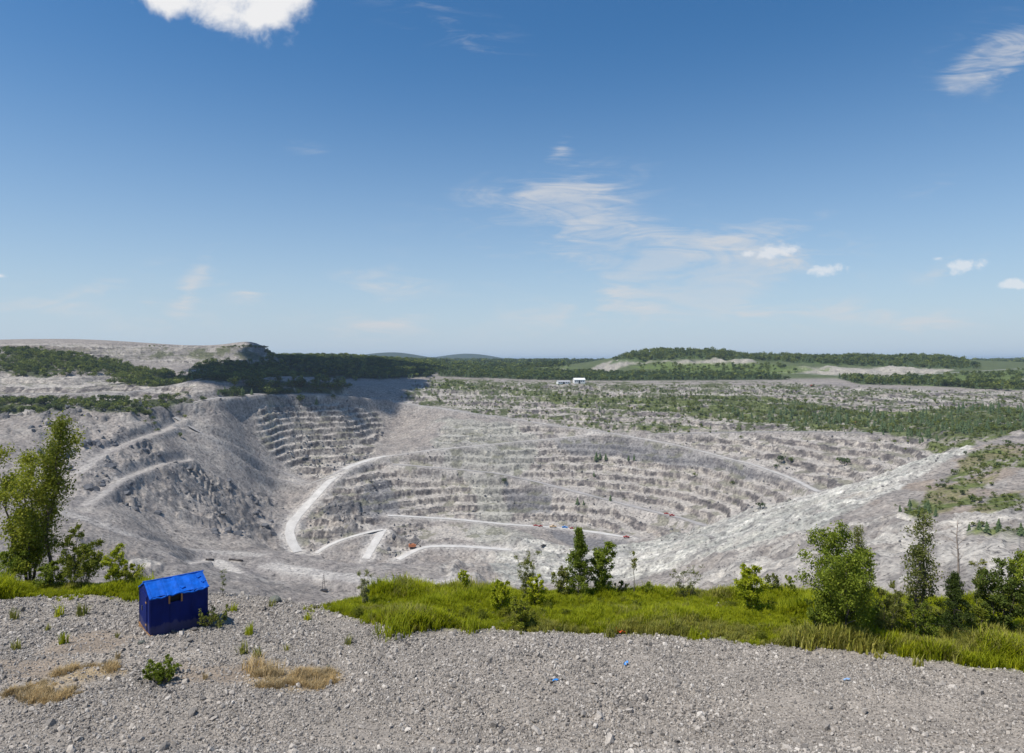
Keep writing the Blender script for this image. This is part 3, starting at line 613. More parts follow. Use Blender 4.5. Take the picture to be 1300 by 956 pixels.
def ground_mat():
    m, nt, b = new_mat('fine_gravel'); L = nt.links.new
    at = nt.nodes.new('ShaderNodeVertexColor'); at.layer_name = 'ground_colour'; n = noise_node(nt, 14, 6, .75); n2 = noise_node(nt, .8, 3, .6)
    r = ramp_node(nt, n.outputs['Fac'], [(.3, (.35, .34, .34)), (.5, (.95, .94, .92)), (.7, (1.6, 1.56, 1.5))]); r2 = ramp_node(nt, n2.outputs['Fac'], [(.3, (.8, .8, .8)), (.7, (1.15, 1.14, 1.12))])
    c = at.outputs['Color']
    for k in (r, r2):
        x = nt.nodes.new('ShaderNodeMix'); x.data_type = 'RGBA'; x.blend_type = 'MULTIPLY'; x.inputs['Factor'].default_value = 1; L(c, x.inputs['A']); L(k.outputs[0], x.inputs['B']); c = x.outputs['Result']
    L(c, b.inputs['Base Color']); b.inputs['Roughness'].default_value = .95; b.inputs['Specular IOR Level'].default_value = .2
    bump_node(nt, n.outputs['Fac'], .8, .06, b); return m
tag(link('gravel_ground', me, ground_mat()), kind='structure')

# loose stones
def stone_mesh(seed, sub=1, flat=.7):
    r = random.Random(seed); bm = bmesh.new(); bmesh.ops.create_icosphere(bm, subdivisions=sub, radius=1.0)
    ax = [Vector((r.gauss(0, 1), r.gauss(0, 1), r.gauss(0, 1))).normalized() for _ in range(7)]; lim = [r.uniform(.45, .85) for _ in ax]
    for v in bm.verts:
        for a, l in zip(ax, lim):
            d = v.co.dot(a)
            if d > l: v.co -= a*(d-l)
        v.co *= r.uniform(.93, 1.07); v.co.z *= flat; v.co.x *= 1.15
    me = bpy.data.meshes.new('stone'); bm.to_mesh(me); bm.free(); return me
def stone_mat(name, lo, mid, hi):
    m, nt, b = new_mat(name); L = nt.links.new; oi = nt.nodes.new('ShaderNodeObjectInfo'); n = noise_node(nt, 3.0, 4, .6)
    r = ramp_node(nt, oi.outputs['Random'], [(0.0, lo), (.55, mid), (.86, tuple(c*1.25 for c in mid)), (1.0, hi)]); r2 = ramp_node(nt, n.outputs['Fac'], [(.3, (.75, .75, .76)), (.7, (1.2, 1.18, 1.15))])
    x = nt.nodes.new('ShaderNodeMix'); x.data_type = 'RGBA'; x.blend_type = 'MULTIPLY'; x.inputs['Factor'].default_value = 1; L(r.outputs[0], x.inputs['A']); L(r2.outputs[0], x.inputs['B'])
    L(x.outputs['Result'], b.inputs['Base Color']); b.inputs['Roughness'].default_value = .85; bump_node(nt, n.outputs['Fac'], .4, .05, b); return m
M_STONE = stone_mat('grey_stone', (.13, .12, .11), (.36, .33, .29), (.60, .56, .50))
M_DARKROCK = stone_mat('dark_green_rock', (.09, .10, .085), (.13, .14, .12), (.2, .21, .18))
BOULDERS = [(349, 752, 15, 'dark green angular boulder at the brink of the gravel shelf', M_DARKROCK), (241, 815, 9, 'pale broken rock lying beside the corner of the blue hut', M_STONE), (417, 847, 6, 'small dark rock alone beside the straw coloured grass', M_DARKROCK),
            (655, 822, 8, 'pale flat stone lying on the gravel below the grass bank', M_STONE), (563, 812, 8, 'pale squared stone at the foot of the gravel berm', M_STONE), (180, 817, 10, 'dark flat rock by the near corner of the blue hut', M_DARKROCK)]
protos = []
for k, (px, py, w, lab, mt_) in enumerate(BOULDERS):
    p = near_hit(px, py); me = stone_mesh(300+k, 2 if k == 0 else 1, .72); o = link('boulder' if k == 0 else 'stone', me, mt_); s = w/2/F*p[1]
    o.location = (p[0], p[1], p[2]+s*.35); o.scale = (s, s, s); o.rotation_euler = (0, 0, k*1.3); tag(o, lab, 'boulder' if k == 0 else 'rock'); protos.append(o)
STONES = [protos[1], protos[3], protos[4]]
def near_points(n, py0=735, py1=975, px0=-120, px1=1420):
    px = rng.uniform(px0, px1, n); v = rng.uniform(0, 1, n); Y0, Y1 = ZC*F/(py1-HOR), ZC*F/(py0-HOR)
    Y = np.sqrt(Y0**2+v*(Y1**2-Y0**2)); return (px-CX)/F*Y, Y
X, Y = near_points(470000, 735, 1060, -420, 1720); g = nin(N_GRASS, X, Y, .5); keep = (~g) | (rng.random(len(X)) < .05)
dd = nin(N_DIRT, X, Y) | nin(N_STRAW, X, Y); keep &= (~dd) | (rng.random(len(X)) < .42); e = np.interp(X/Y, _eu, _ey); keep &= Y < e+2.5; keep &= rng.random(len(X)) < .45+.9*smooth(.38, .6, fbm(X/2.2, Y/1.6, 3, 252))
X, Y = X[keep], Y[keep]; n = len(X); sz = np.exp(rng.normal(math.log(.0155), .52, n)); sz = np.clip(sz, .014, .12)
clump = fbm(X/1.5, Y/1.5, 3, 251); sz *= .75+.6*clump
tag(scatter('gravel_stones', np.c_[X, Y, near_z(X, Y)+sz*.25], rng.uniform(-3.1, 3.1, (n, 3)), sz[:, None]*rng.uniform(.7, 1.3, (n, 3)), rng.integers(0, 3, n), STONES), 'loose crushed grey stone covering the shelf', 'gravel', kind='stuff')

# ------------------------------------------------------------------ plants
def leaf_mat(name, dark, light, trans=.35):
    m = bpy.data.materials.new(name); m.use_nodes = True; nt = m.node_tree; b = nt.nodes['Principled BSDF']; L = nt.links.new
    g = nt.nodes.new('ShaderNodeNewGeometry'); r0 = ramp_node(nt, g.outputs['Random Per Island'], [(0, dark), (1, light)]); oi = nt.nodes.new('ShaderNodeObjectInfo')
    rv = ramp_node(nt, oi.outputs['Random'], [(0, (.72, .74, .8)), (.5, (1, 1, 1)), (1, (1.28, 1.2, 1.05))]); r = nt.nodes.new('ShaderNodeMix'); r.data_type = 'RGBA'; r.blend_type = 'MULTIPLY'; r.inputs['Factor'].default_value = 1.0; L(r0.outputs[0], r.inputs['A']); L(rv.outputs[0], r.inputs['B'])
    L(r.outputs['Result'], b.inputs['Base Color'])
    b.inputs['Roughness'].default_value = .55; b.inputs['Specular IOR Level'].default_value = .12
    t = nt.nodes.new('ShaderNodeBsdfTranslucent'); L(r.outputs['Result'], t.inputs[0]); mx = nt.nodes.new('ShaderNodeMixShader'); mx.inputs[0].default_value = trans
    L(b.outputs[0], mx.inputs[1]); L(t.outputs[0], mx.inputs[2]); L(mx.outputs[0], nt.nodes['Material Output'].inputs[0]); return m
LEAF = {'poplar': leaf_mat('poplar_leaf', (.15, .19, .02), (.34, .36, .05), .45), 'bright': leaf_mat('bright_leaf', (.27, .32, .015), (.46, .49, .035), .45),
        'mid': leaf_mat('mid_leaf', (.135, .19, .02), (.29, .345, .045), .45), 'dark': leaf_mat('dark_leaf', (.055, .09, .018), (.14, .18, .035), .4),
        'olive': leaf_mat('olive_leaf', (.14, .165, .035), (.29, .30, .075), .45), 'grey': leaf_mat('willow_leaf', (.17, .19, .09), (.32, .34, .18), .45),
        'straw': leaf_mat('straw', (.40, .30, .15), (.60, .48, .28), .3), 'grass': leaf_mat('grass_blade', (.29, .345, .010), (.44, .465, .035), .5), 'rush': leaf_mat('rush_blade', (.26, .28, .04), (.46, .43, .13), .45)}
M_BARK = paint('bark_grey', (.16, .135, .11), .9, .3, 9); M_BARK2 = paint('bark_dark', (.09, .07, .055), .9, .3, 9); M_DEAD = paint('dead_wood', (.30, .25, .21), .9, .25, 7)

def leaf_mesh(name, pos, size, r, aspect=.55, up=.5):
    n = len(pos); d = r.normal(size=(n, 3)); d[:, 2] += .15; d /= np.linalg.norm(d, axis=1)[:, None]
    nn = r.normal(size=(n, 3)); nn[:, 2] += up; s = np.cross(d, nn); s /= np.linalg.norm(s, axis=1)[:, None]+1e-9
    L_ = (size*r.uniform(.65, 1.3, n))[:, None]; p = np.asarray(pos)
    v = np.stack([p-d*L_*.5, p+s*L_*aspect*.5, p+d*L_*.5, p-s*L_*aspect*.5], 1).reshape(-1, 3)
    return mesh_np(name, v, np.arange(4*n).reshape(-1, 4))
def profile(shape, t):
    if shape == 'cone': return max(.06, (1-t)**.8)*1.0
    if shape == 'column': return (.55+.45*math.sin(math.pi*min(1, t*1.05)))*(1 if t < .8 else (1-t)/.2*.8+.2)
    if shape == 'round': return math.sqrt(max(.03, 1-(2*t-1)**2))
    if shape == 'dome': return math.sqrt(max(.03, 1-t*t*.98))
    if shape == 'spread': return .35+.65*t if t < .75 else 1.0-(t-.75)*2.2
    return 1.0
def make_plant(name, label, cat, px, pyb, pyt, wpx, shape, leaf, n_leaf, leaf_len, stems=1, cb=.12, seed=1, group=None, bark=None, fork=.25, lean=0.0, aspect=.55, nb=22, rise=(.35, .9), clump=.5, trunk_r=None):
    r = np.random.default_rng(seed); n_leaf = int(n_leaf*2.3); leaf_len = leaf_len*.84; bx_, by_, bz_ = near_hit(px, pyb); h = (pyb-pyt)/F*by_; R = wpx/2/F*by_
    root = empty(name, (bx_, by_, bz_-.02)); tag(root, label, cat, group)
    wood = MB(); tips = []; wts = []
    tr = trunk_r or max(.012, h*.011)
    for s_ in range(stems):
        a0 = 2*math.pi*s_/stems+r.uniform(0, 1.5); off = R*fork*(0 if stems == 1 else 1)
        top = Vector((math.cos(a0)*off*1.7+lean*h, math.sin(a0)*off*1.7, h*(1 if s_ == 0 else r.uniform(.72, .96))))
        pts = []
        for k in range(8):
            t = k/7; q_ = Vector((math.cos(a0)*off*.15, math.sin(a0)*off*.15, -.03)).lerp(top, t)
            q_ += Vector((r.normal(), r.normal(), 0))*h*.010*math.sin(math.pi*t)*2; pts.append(q_)
        wood.tube(pts, [tr*(1-.85*k/7) for k in range(8)], 6)
        per = max(4, int(nb/stems))
        for b_ in range(per):
            t = cb+(1-cb)*(b_+r.random())/per*.98; f = t*7; k = min(6, int(f)); st_ = pts[k].lerp(pts[k+1], f-k)
            az = b_*2.4+r.uniform(-.5, .5)+a0; ln = R*profile(shape, (t-cb)/(1-cb))*r.uniform(.65, 1.12)/(1 if stems == 1 else 1.35); el = r.uniform(*rise)
            d = Vector((math.cos(az)*math.cos(el), math.sin(az)*math.cos(el), math.sin(el))); bp = [st_]
            for q_ in range(1, 4): bp.append(st_+d*ln*q_/3+Vector((r.normal(), r.normal(), r.normal()+.25*q_))*ln*.05)
            br = tr*(1-.8*t)*.45; wood.tube(bp, [max(.003, br*(1-.75*q_/3)) for q_ in range(4)], 4, False)
            for tw in range(5):
                w_ = .35+.65*tw/4; f2 = w_*3; k2 = min(2, int(f2)); c_ = bp[k2].lerp(bp[k2+1], f2-k2)
                e_ = c_+Vector((r.normal(), r.normal(), r.normal()*.8+.2)).normalized()*ln*.28*r.uniform(.5, 1.1)
                if tw % 2 == 0: wood.tube([c_, e_], [max(.0025, br*.3), .002], 3, False)
                tips.append((c_.lerp(e_, .75), max(.035*h, ln*.16))); wts.append(r.uniform(.3, 1.3)*(1+.4*tw))
    wood.build('trunk' if cat == 'tree' else 'stem', bark or M_BARK, root, True)
    if n_leaf:
        wts = np.array(wts); ch = r.choice(len(tips), n_leaf, p=wts/wts.sum()); ctr = np.array([tips[i][0] for i in range(len(tips))]); sg = np.array([tips[i][1] for i in range(len(tips))])
        pos = ctr[ch]+r.normal(size=(n_leaf, 3))*(sg[ch]*clump*1.3)[:, None]; pos[:, 2] = np.maximum(pos[:, 2], .02)
        link('crown' if cat == 'tree' else 'foliage', leaf_mesh('foliage', pos, leaf_len, r, aspect), LEAF[leaf], root)
    return root

PLANTS = [
 # left clump
 dict(name='poplar_tree', label='tall many stemmed young poplar with open crown near the blue hut', cat='tree', px=38, pyb=738, pyt=545, wpx=105, shape='spread', leaf='poplar', n_leaf=7000, leaf_len=.125, stems=4, cb=.10, seed=11, bark=M_BARK2, fork=.42, nb=40, rise=(.5, 1.15), clump=.55, trunk_r=.055),
 dict(name='poplar_tree', label='slim leaning poplar whose top reaches highest in the clump near the hut', cat='tree', px=58, pyb=740, pyt=526, wpx=46, shape='column', leaf='poplar', n_leaf=2400, leaf_len=.115, stems=1, cb=.18, seed=12, bark=M_BARK2, lean=.10, nb=20, rise=(.5, 1.1), clump=.6),
 dict(name='alder_bush', label='yellow green bush at the foot of the tall poplar', cat='bush', px=108, pyb=746, pyt=692, wpx=66, shape='dome', leaf='poplar', n_leaf=2600, leaf_len=.09, stems=5, cb=.1, seed=13, nb=30),
 dict(name='alder_bush', label='yellow bush with a long side shoot nearest the hut in the poplar clump', cat='bush', px=143, pyb=748, pyt=696, wpx=46, shape='spread', leaf='bright', n_leaf=1500, leaf_len=.09, stems=4, cb=.2, seed=14, nb=22, lean=.1),
 dict(name='alder_bush', label='low dark bush under the crown of the tall poplar', cat='bush', px=22, pyb=742, pyt=695, wpx=70, shape='dome', leaf='mid', n_leaf=2400, leaf_len=.09, stems=5, cb=.05, seed=15, nb=30),
 dict(name='alder_bush', label='upright leafy shoots between the poplar and the yellow green bush', cat='bush', px=92, pyb=746, pyt=668, wpx=34, shape='column', leaf='poplar', n_leaf=900, leaf_len=.095, stems=2, cb=.3, seed=16, nb=16),
 dict(name='alder_bush', label='low green bush crowding the grass between poplar and hut', cat='bush', px=68, pyb=748, pyt=712, wpx=52, shape='dome', leaf='mid', n_leaf=1700, leaf_len=.085, stems=5, cb=.05, seed=17, nb=28),
 dict(name='alder_bush', label='low bush in the tall grass close behind the hut', cat='bush', px=165, pyb=748, pyt=716, wpx=40, shape='dome', leaf='poplar', n_leaf=1000, leaf_len=.08, stems=4, cb=.05, seed=18, nb=22),
 # middle
 dict(name='willow_sapling', label='thin bare looking sapling at the brink just past the hut', cat='bush', px=283, pyb=752, pyt=720, wpx=16, shape='spread', leaf='grey', n_leaf=130, leaf_len=.07, stems=1, cb=.25, seed=21, nb=10, aspect=.35),
 dict(name='willow_bush', label='wispy grey green willow at the tip of the grass bank', cat='bush', px=462, pyb=768, pyt=724, wpx=26, shape='spread', leaf='grey', n_leaf=750, leaf_len=.07, stems=3, cb=.15, seed=22, nb=22, aspect=.35),
 dict(name='aspen_sapling', label='small bright sapling standing alone on the crest of the grass bank', cat='tree', px=588, pyb=748, pyt=717, wpx=22, shape='round', leaf='bright', n_leaf=360, leaf_len=.09, stems=1, cb=.25, seed=23, nb=12),
 dict(name='aspen_sapling', label='tiny pale shoot on the grass crest beside the small bright sapling', cat='bush', px=555, pyb=746, pyt=731, wpx=10, shape='spread', leaf='bright', n_leaf=50, leaf_len=.07, stems=1, cb=.3, seed=24, nb=6),
 dict(name='willow_bush', label='tall thin grey willow behind the yellow bushes', cat='bush', px=668, pyb=760, pyt=704, wpx=40, shape='spread', leaf='olive', n_leaf=1500, leaf_len=.07, stems=5, cb=.15, seed=25, nb=34, aspect=.35, fork=.35),
 dict(name='alder_bush', label='rounded yellow bush between the small bright sapling and the grey willow', cat='bush', px=634, pyb=776, pyt=740, wpx=40, shape='dome', leaf='bright', n_leaf=1600, leaf_len=.085, stems=4, cb=.05, seed=26, nb=26),
 dict(name='alder_bush', label='yellow green bush right in front of the grey willow', cat='bush', px=680, pyb=770, pyt=733, wpx=34, shape='dome', leaf='bright', n_leaf=1400, leaf_len=.085, stems=4, cb=.05, seed=27, nb=26),
 dict(name='alder_bush', label='low yellow bush near the gravel edge below the grey willow', cat='bush', px=661, pyb=797, pyt=760, wpx=40, shape='dome', leaf='poplar', n_leaf=1500, leaf_len=.085, stems=4, cb=.05, seed=28, nb=26),
 dict(name='birch_tree', label='slender cone shaped birch, the taller of the pair on the bank', cat='tree', px=735, pyb=759, pyt=672, wpx=44, shape='cone', leaf='mid', n_leaf=4200, leaf_len=.075, stems=1, cb=.06, seed=31, nb=46, rise=(.3, .85)),
 dict(name='aspen_tree', label='broader leafy aspen, the shorter of the pair on the bank', cat='tree', px=765, pyb=758, pyt=690, wpx=42, shape='column', leaf='mid', n_leaf=3000, leaf_len=.085, stems=2, cb=.1, seed=32, nb=40, rise=(.4, 1.0)),
 dict(name='alder_bush', label='shrub at the foot of the cone shaped birch', cat='bush', px=712, pyb=757, pyt=722, wpx=34, shape='dome', leaf='olive', n_leaf=1100, leaf_len=.08, stems=4, cb=.1, seed=33, nb=24),
 dict(name='aspen_sapling', label='thin sapling with a tuft of leaves past the shorter aspen', cat='bush', px=805, pyb=752, pyt=697, wpx=14, shape='spread', leaf='olive', n_leaf=110, leaf_len=.08, stems=1, cb=.6, seed=34, nb=8),
 dict(name='willow_bush', label='small rounded shrub on the brink between the aspen and bare willow', cat='bush', px=822, pyb=750, pyt=732, wpx=22, shape='dome', leaf='mid', n_leaf=420, leaf_len=.07, stems=3, cb=.1, seed=35, nb=16),
 dict(name='willow_bush', label='half bare willow shrub with grey twigs on the bank', cat='bush', px=872, pyb=757, pyt=716, wpx=40, shape='spread', leaf='olive', n_leaf=620, leaf_len=.07, stems=6, cb=.15, seed=36, nb=40, aspect=.35, fork=.5),
 dict(name='willow_bush', label='low shrub between the paired trees and the lone thin sapling', cat='bush', px=790, pyb=752, pyt=734, wpx=24, shape='dome', leaf='olive', n_leaf=360, leaf_len=.07, stems=3, cb=.1, seed=37, nb=16),
 dict(name='alder_bush', label='round bright yellow green bush standing alone on the bank', cat='bush', px=951, pyb=776, pyt=722, wpx=52, shape='round', leaf='bright', n_leaf=2300, leaf_len=.09, stems=4, cb=.12, seed=38, nb=34),
 dict(name='aspen_sapling', label='open sapling close beside the round bright bush', cat='tree', px=981, pyb=756, pyt=724, wpx=22, shape='round', leaf='olive', n_leaf=330, leaf_len=.08, stems=1, cb=.3, seed=39, nb=14),
 dict(name='aspen_sapling', label='narrow upright sapling beside the open sapling', cat='tree', px=1003, pyb=756, pyt=726, wpx=16, shape='column', leaf='mid', n_leaf=330, leaf_len=.08, stems=1, cb=.2, seed=40, nb=14),
 # right-hand thicket
 dict(name='alder_tree', label='big dense green alder, the broadest plant of the thicket', cat='tree', px=1072, pyb=812, pyt=684, wpx=100, shape='round', leaf='mid', n_leaf=11500, leaf_len=.085, stems=6, cb=.03, seed=41, nb=80, fork=.4, rise=(.3, 1.1), clump=.6),
 dict(name='spruce_sapling', label='thin brownish spire rising out of the big alder', cat='tree', px=1089, pyb=800, pyt=667, wpx=34, shape='cone', leaf='olive', n_leaf=1900, leaf_len=.07, stems=1, cb=.3, seed=42, nb=40, aspect=.3, rise=(-.1, .4)),
 dict(name='alder_bush', label='low spreading shrub at the grassy foot of the big alder', cat='bush', px=1040, pyb=812, pyt=757, wpx=50, shape='dome', leaf='mid', n_leaf=1900, leaf_len=.08, stems=4, cb=.05, seed=43, nb=26),
 dict(name='willow_bush', label='olive shrub filling the gap between alder and tall aspen', cat='bush', px=1128, pyb=812, pyt=742, wpx=58, shape='dome', leaf='olive', n_leaf=2800, leaf_len=.07, stems=5, cb=.05, seed=44, nb=36, aspect=.4),
 dict(name='aspen_tree', label='tall sparse aspen with pale trunk, its sky gaps showing the rock', cat='tree', px=1170, pyb=806, pyt=653, wpx=64, shape='column', leaf='olive', n_leaf=2100, leaf_len=.085, stems=2, cb=.22, seed=45, nb=56, fork=.2, rise=(.35, 1.0), trunk_r=.05),
 dict(name='dead_tree', label='bare dead trunk with broken twigs above the dark conifer', cat='tree', px=1216, pyb=806, pyt=660, wpx=30, shape='column', leaf='straw', n_leaf=0, leaf_len=.05, stems=1, cb=.6, seed=46, nb=16, bark=M_DEAD, trunk_r=.06, rise=(.3, 1.0)),
 dict(name='spruce_tree', label='dark dense conifer at the foot of the dead trunk', cat='tree', px=1212, pyb=812, pyt=727, wpx=60, shape='cone', leaf='dark', n_leaf=5200, leaf_len=.075, stems=1, cb=.03, seed=47, nb=60, aspect=.3, rise=(-.2, .3)),
 dict(name='willow_bush', label='low olive shrub under the tall sparse aspen', cat='bush', px=1165, pyb=816, pyt=765, wpx=50, shape='dome', leaf='mid', n_leaf=1800, leaf_len=.075, stems=4, cb=.05, seed=48, nb=26, aspect=.45),
 dict(name='alder_tree', label='dark leafy tree with several stems standing past the dark conifer', cat='tree', px=1272, pyb=808, pyt=716, wpx=66, shape='round', leaf='dark', n_leaf=3600, leaf_len=.085, stems=3, cb=.2, seed=49, nb=48, fork=.35),
 dict(name='aspen_sapling', label='thin pale sapling between the conifer and the several stemmed tree', cat='tree', px=1243, pyb=800, pyt=712, wpx=28, shape='spread', leaf='olive', n_leaf=420, leaf_len=.085, stems=2, cb=.4, seed=50, nb=16, fork=.4),
 dict(name='alder_tree', label='leafy tree at the outer end of the thicket', cat='tree', px=1312, pyb=812, pyt=704, wpx=60, shape='round', leaf='mid', n_leaf=3000, leaf_len=.085, stems=3, cb=.15, seed=51, nb=40, fork=.35),
 dict(name='willow_bush', label='yellowish shrub between dark conifer and several stemmed tree', cat='bush', px=1240, pyb=812, pyt=762, wpx=44, shape='dome', leaf='poplar', n_leaf=1300, leaf_len=.075, stems=4, cb=.05, seed=52, nb=24),
]
for d in PLANTS: make_plant(**d)

# grass
def tuft_mesh(seed, n=16, h=.34, w=.016, spread=.10, droop=.5):
    r = random.Random(seed); v, f = [], []
    for k in range(n):
        a, a2 = r.uniform(0, 6.28), r.uniform(0, 6.28); bx_, by_ = math.cos(a)*spread*r.random(), math.sin(a)*spread*r.random(); hh = h*r.uniform(.5, 1.15); dr = droop*hh*r.uniform(.2, 1)
        s = (-math.sin(a2)*w, math.cos(a2)*w); o = len(v)
        for t in (0, .55, 1.0):
            x, y, z = bx_+math.cos(a2)*dr*t*t, by_+math.sin(a2)*dr*t*t, hh*(t-.18*t*t); k_ = 1-t*.9
            v += [(x-s[0]*k_, y-s[1]*k_, z), (x+s[0]*k_, y+s[1]*k_, z)]
        f += [(o, o+1, o+3, o+2), (o+2, o+3, o+5, o+4)]
    return mesh_np('tuft', v, f)
TUFTS = [  # px, py, height px, style, label
 (19,786,15,'rush','grass tuft nearest the poplar clump on the gravel'), (76,782,16,'grass','green tuft just below the yellow green bush'), (104,781,18,'rush','tall browning tuft between the poplar and the hut'),
 (61,800,9,'rush','thin tuft below the two tufts under the bushes'), (80,817,17,'grass','dense green tuft alone on the sandy patch near the hut'), (20,825,14,'rush','pale weed tuft between sandy patch and straw patch'),
 (150,809,8,'rush','tiny tuft a step from the near corner of the hut'), (150,836,10,'straw','dry straw tuft below the hut'), (297,776,11,'grass','small tuft beyond the hut shadow'),
 (308,830,17,'rush','upright weed tuft, the taller of a pair above the straw grass'), (327,835,15,'rush','upright weed tuft, the shorter of a pair above the straw grass'), (316,806,16,'grass','lone thin stalky tuft up slope of the paired weeds'),
 (345,770,10,'rush','browning tuft below the dark boulder'), (391,787,12,'grass','green tuft near the tip of the grass bank'), (364,826,9,'rush','small weed just past the paired weeds'),
 (442,818,12,'rush','faint weed on the gravel below the grass tip'), (498,806,30,'grass','big tall grass tussock spilling onto the gravel berm'), (599,801,20,'grass','tussock with red stems at the edge of the bank'),
 (344,858,20,'straw','tall clump of dry straw grass'), (378,856,12,'straw','low clump of dry straw grass beside the tall clump'), (261,862,10,'straw','small straw tuft between green weed and straw patch'), (324,850,20,'straw','thin dry stalks between paired weeds and straw patch'),
 (881,810,18,'grass','dark tussock at the gravel edge below the bare willow'), (1165,846,16,'rush','pale reed tuft at the gravel edge below the tall aspen'), (541,800,12,'rush','brown tuft on the berm beside the big tussock')]
tuft_protos = {}
for k, (px, py, hp, sty, lab) in enumerate(TUFTS):
    p = near_hit(px, py); h = hp/F*p[1]; big = hp > 19
    me = tuft_mesh(600+k, 120 if big else 34, .34, .009 if big else .016, .26 if big else .13, .8 if big else .55); o = link('grass_tuft', me, LEAF[sty]); o.location = (p[0], p[1], p[2]-.01); o.scale = (h/.30,)*3
    tag(o, lab, 'grass'); tuft_protos.setdefault(sty, []).append(o)
X, Y = near_points(84000, 735, 870, -420, 1720); m = nin(N_GRASS, X, Y, .5) | (nin(N_GRASS, X, Y, 1.6, 291) & (rng.random(len(X)) < .10)); X, Y = X[m], Y[m]; n = len(X)
e = np.interp(X/Y, _eu, _ey); m = Y < e+3; X, Y = X[m], Y[m]; n = len(X)
pr = [tuft_protos['rush'][1], tuft_protos['rush'][0], tuft_protos['grass'][1], tuft_protos['grass'][0]]   # joined last to first
dry = fbm(X/1.7, Y/1.2, 3, 271)+np.where(X > 9, .10, 0)*smooth(19.5, 17.5, Y)+.1*smooth(21.0, 20.0, Y); ii = np.where(dry+rng.normal(0, .06, n) > .63, rng.integers(2, 4, n), rng.integers(0, 2, n))
s = (.5+1.1*fbm(X/.9, Y/.9, 3, 272))*rng.uniform(.7, 1.3, n)*np.where(X < -8, 1.15, .9)*(.55+.9*smooth(.35, .65, fbm(X/2.6, Y/1.6, 3, 273)))
tag(scatter('meadow_grass', np.c_[X, Y, near_z(X, Y)-.02], np.c_[np.zeros(n), np.zeros(n), rng.uniform(0, 6.28, n)], np.c_[s, s, s*rng.uniform(.6, 1.1, n)], ii, pr), 'lush bright green grass growing along the brink', 'grass', kind='stuff')
X, Y = near_points(8000, 840, 960, -100, 600); m = nin(N_STRAW, X, Y, .6) & (fbm(X/.7, Y/.7, 3, 281) > .55); X, Y = X[m], Y[m]; n = len(X)
pr = tuft_protos['straw'][:2]; s = rng.uniform(.25, 1.1, n)*.7
tag(scatter('dry_grass', np.c_[X, Y, near_z(X, Y)-.02], np.c_[np.zeros(n), np.zeros(n), rng.uniform(0, 6.28, n)], np.c_[s, s, s*.8], rng.integers(0, 2, n), pr), 'dry straw coloured grass flattened on the gravel', 'grass', kind='stuff')
# leafy weeds on the gravel
for px, py, pt, w, leaf, lab in [(203,862,842,44,'mid','leafy green weed in front of the hut'), (272,796,775,40,'olive','olive weed growing in the shadow of the hut'), (205,868,850,30,'mid','low leafy weed beside the larger weed in front of the hut')]:
    make_plant('leafy_weed', lab, 'weed', px, py, pt, w, 'dome', leaf, 420, .09, stems=5, cb=.1, seed=pt+px, nb=18, fork=.5)
weeds = [c for o in bpy.data.objects if o.name.startswith(('leafy_weed', 'alder_bush')) for c in o.children if c.name.startswith('foliage')]
X, Y = near_points(7000, 735, 870, -420, 1720); m = nin(N_GRASS, X, Y, .3) & (fbm(X/1.8, Y/1.4, 3, 275) > .54); X, Y = X[m], Y[m]; n = len(X); e = np.interp(X/Y, _eu, _ey); m = Y < e+1.5; X, Y = X[m], Y[m]; n = len(X)
w3 = [weeds[-1], weeds[-2], weeds[0], weeds[5]]; s = rng.uniform(.07, .19, n)
tag(scatter('meadow_weeds', np.c_[X, Y, near_z(X, Y)-.03], np.c_[np.zeros(n), np.zeros(n), rng.uniform(0, 6.28, n)], np.c_[s*1.3, s*1.3, s], rng.integers(0, 4, n), w3), 'low leafy weeds mixed through the grass of the brink', 'weeds', kind='stuff')
X, Y = near_points(1500, 745, 1000); m = ~nin(N_GRASS, X, Y, .3) & (Y < np.interp(X/Y, _eu, _ey)); X, Y = X[m], Y[m]; n = len(X); s = .035*np.exp(rng.normal(0, .45, n))
tag(scatter('gravel_stones', np.c_[X, Y, near_z(X, Y)+s*.2], rng.uniform(-3.1, 3.1, (n, 3)), s[:, None]*rng.uniform(.7, 1.3, (n, 3)), rng.integers(0, 3, n), STONES), 'larger broken stones strewn over the gravel', 'gravel', kind='stuff')

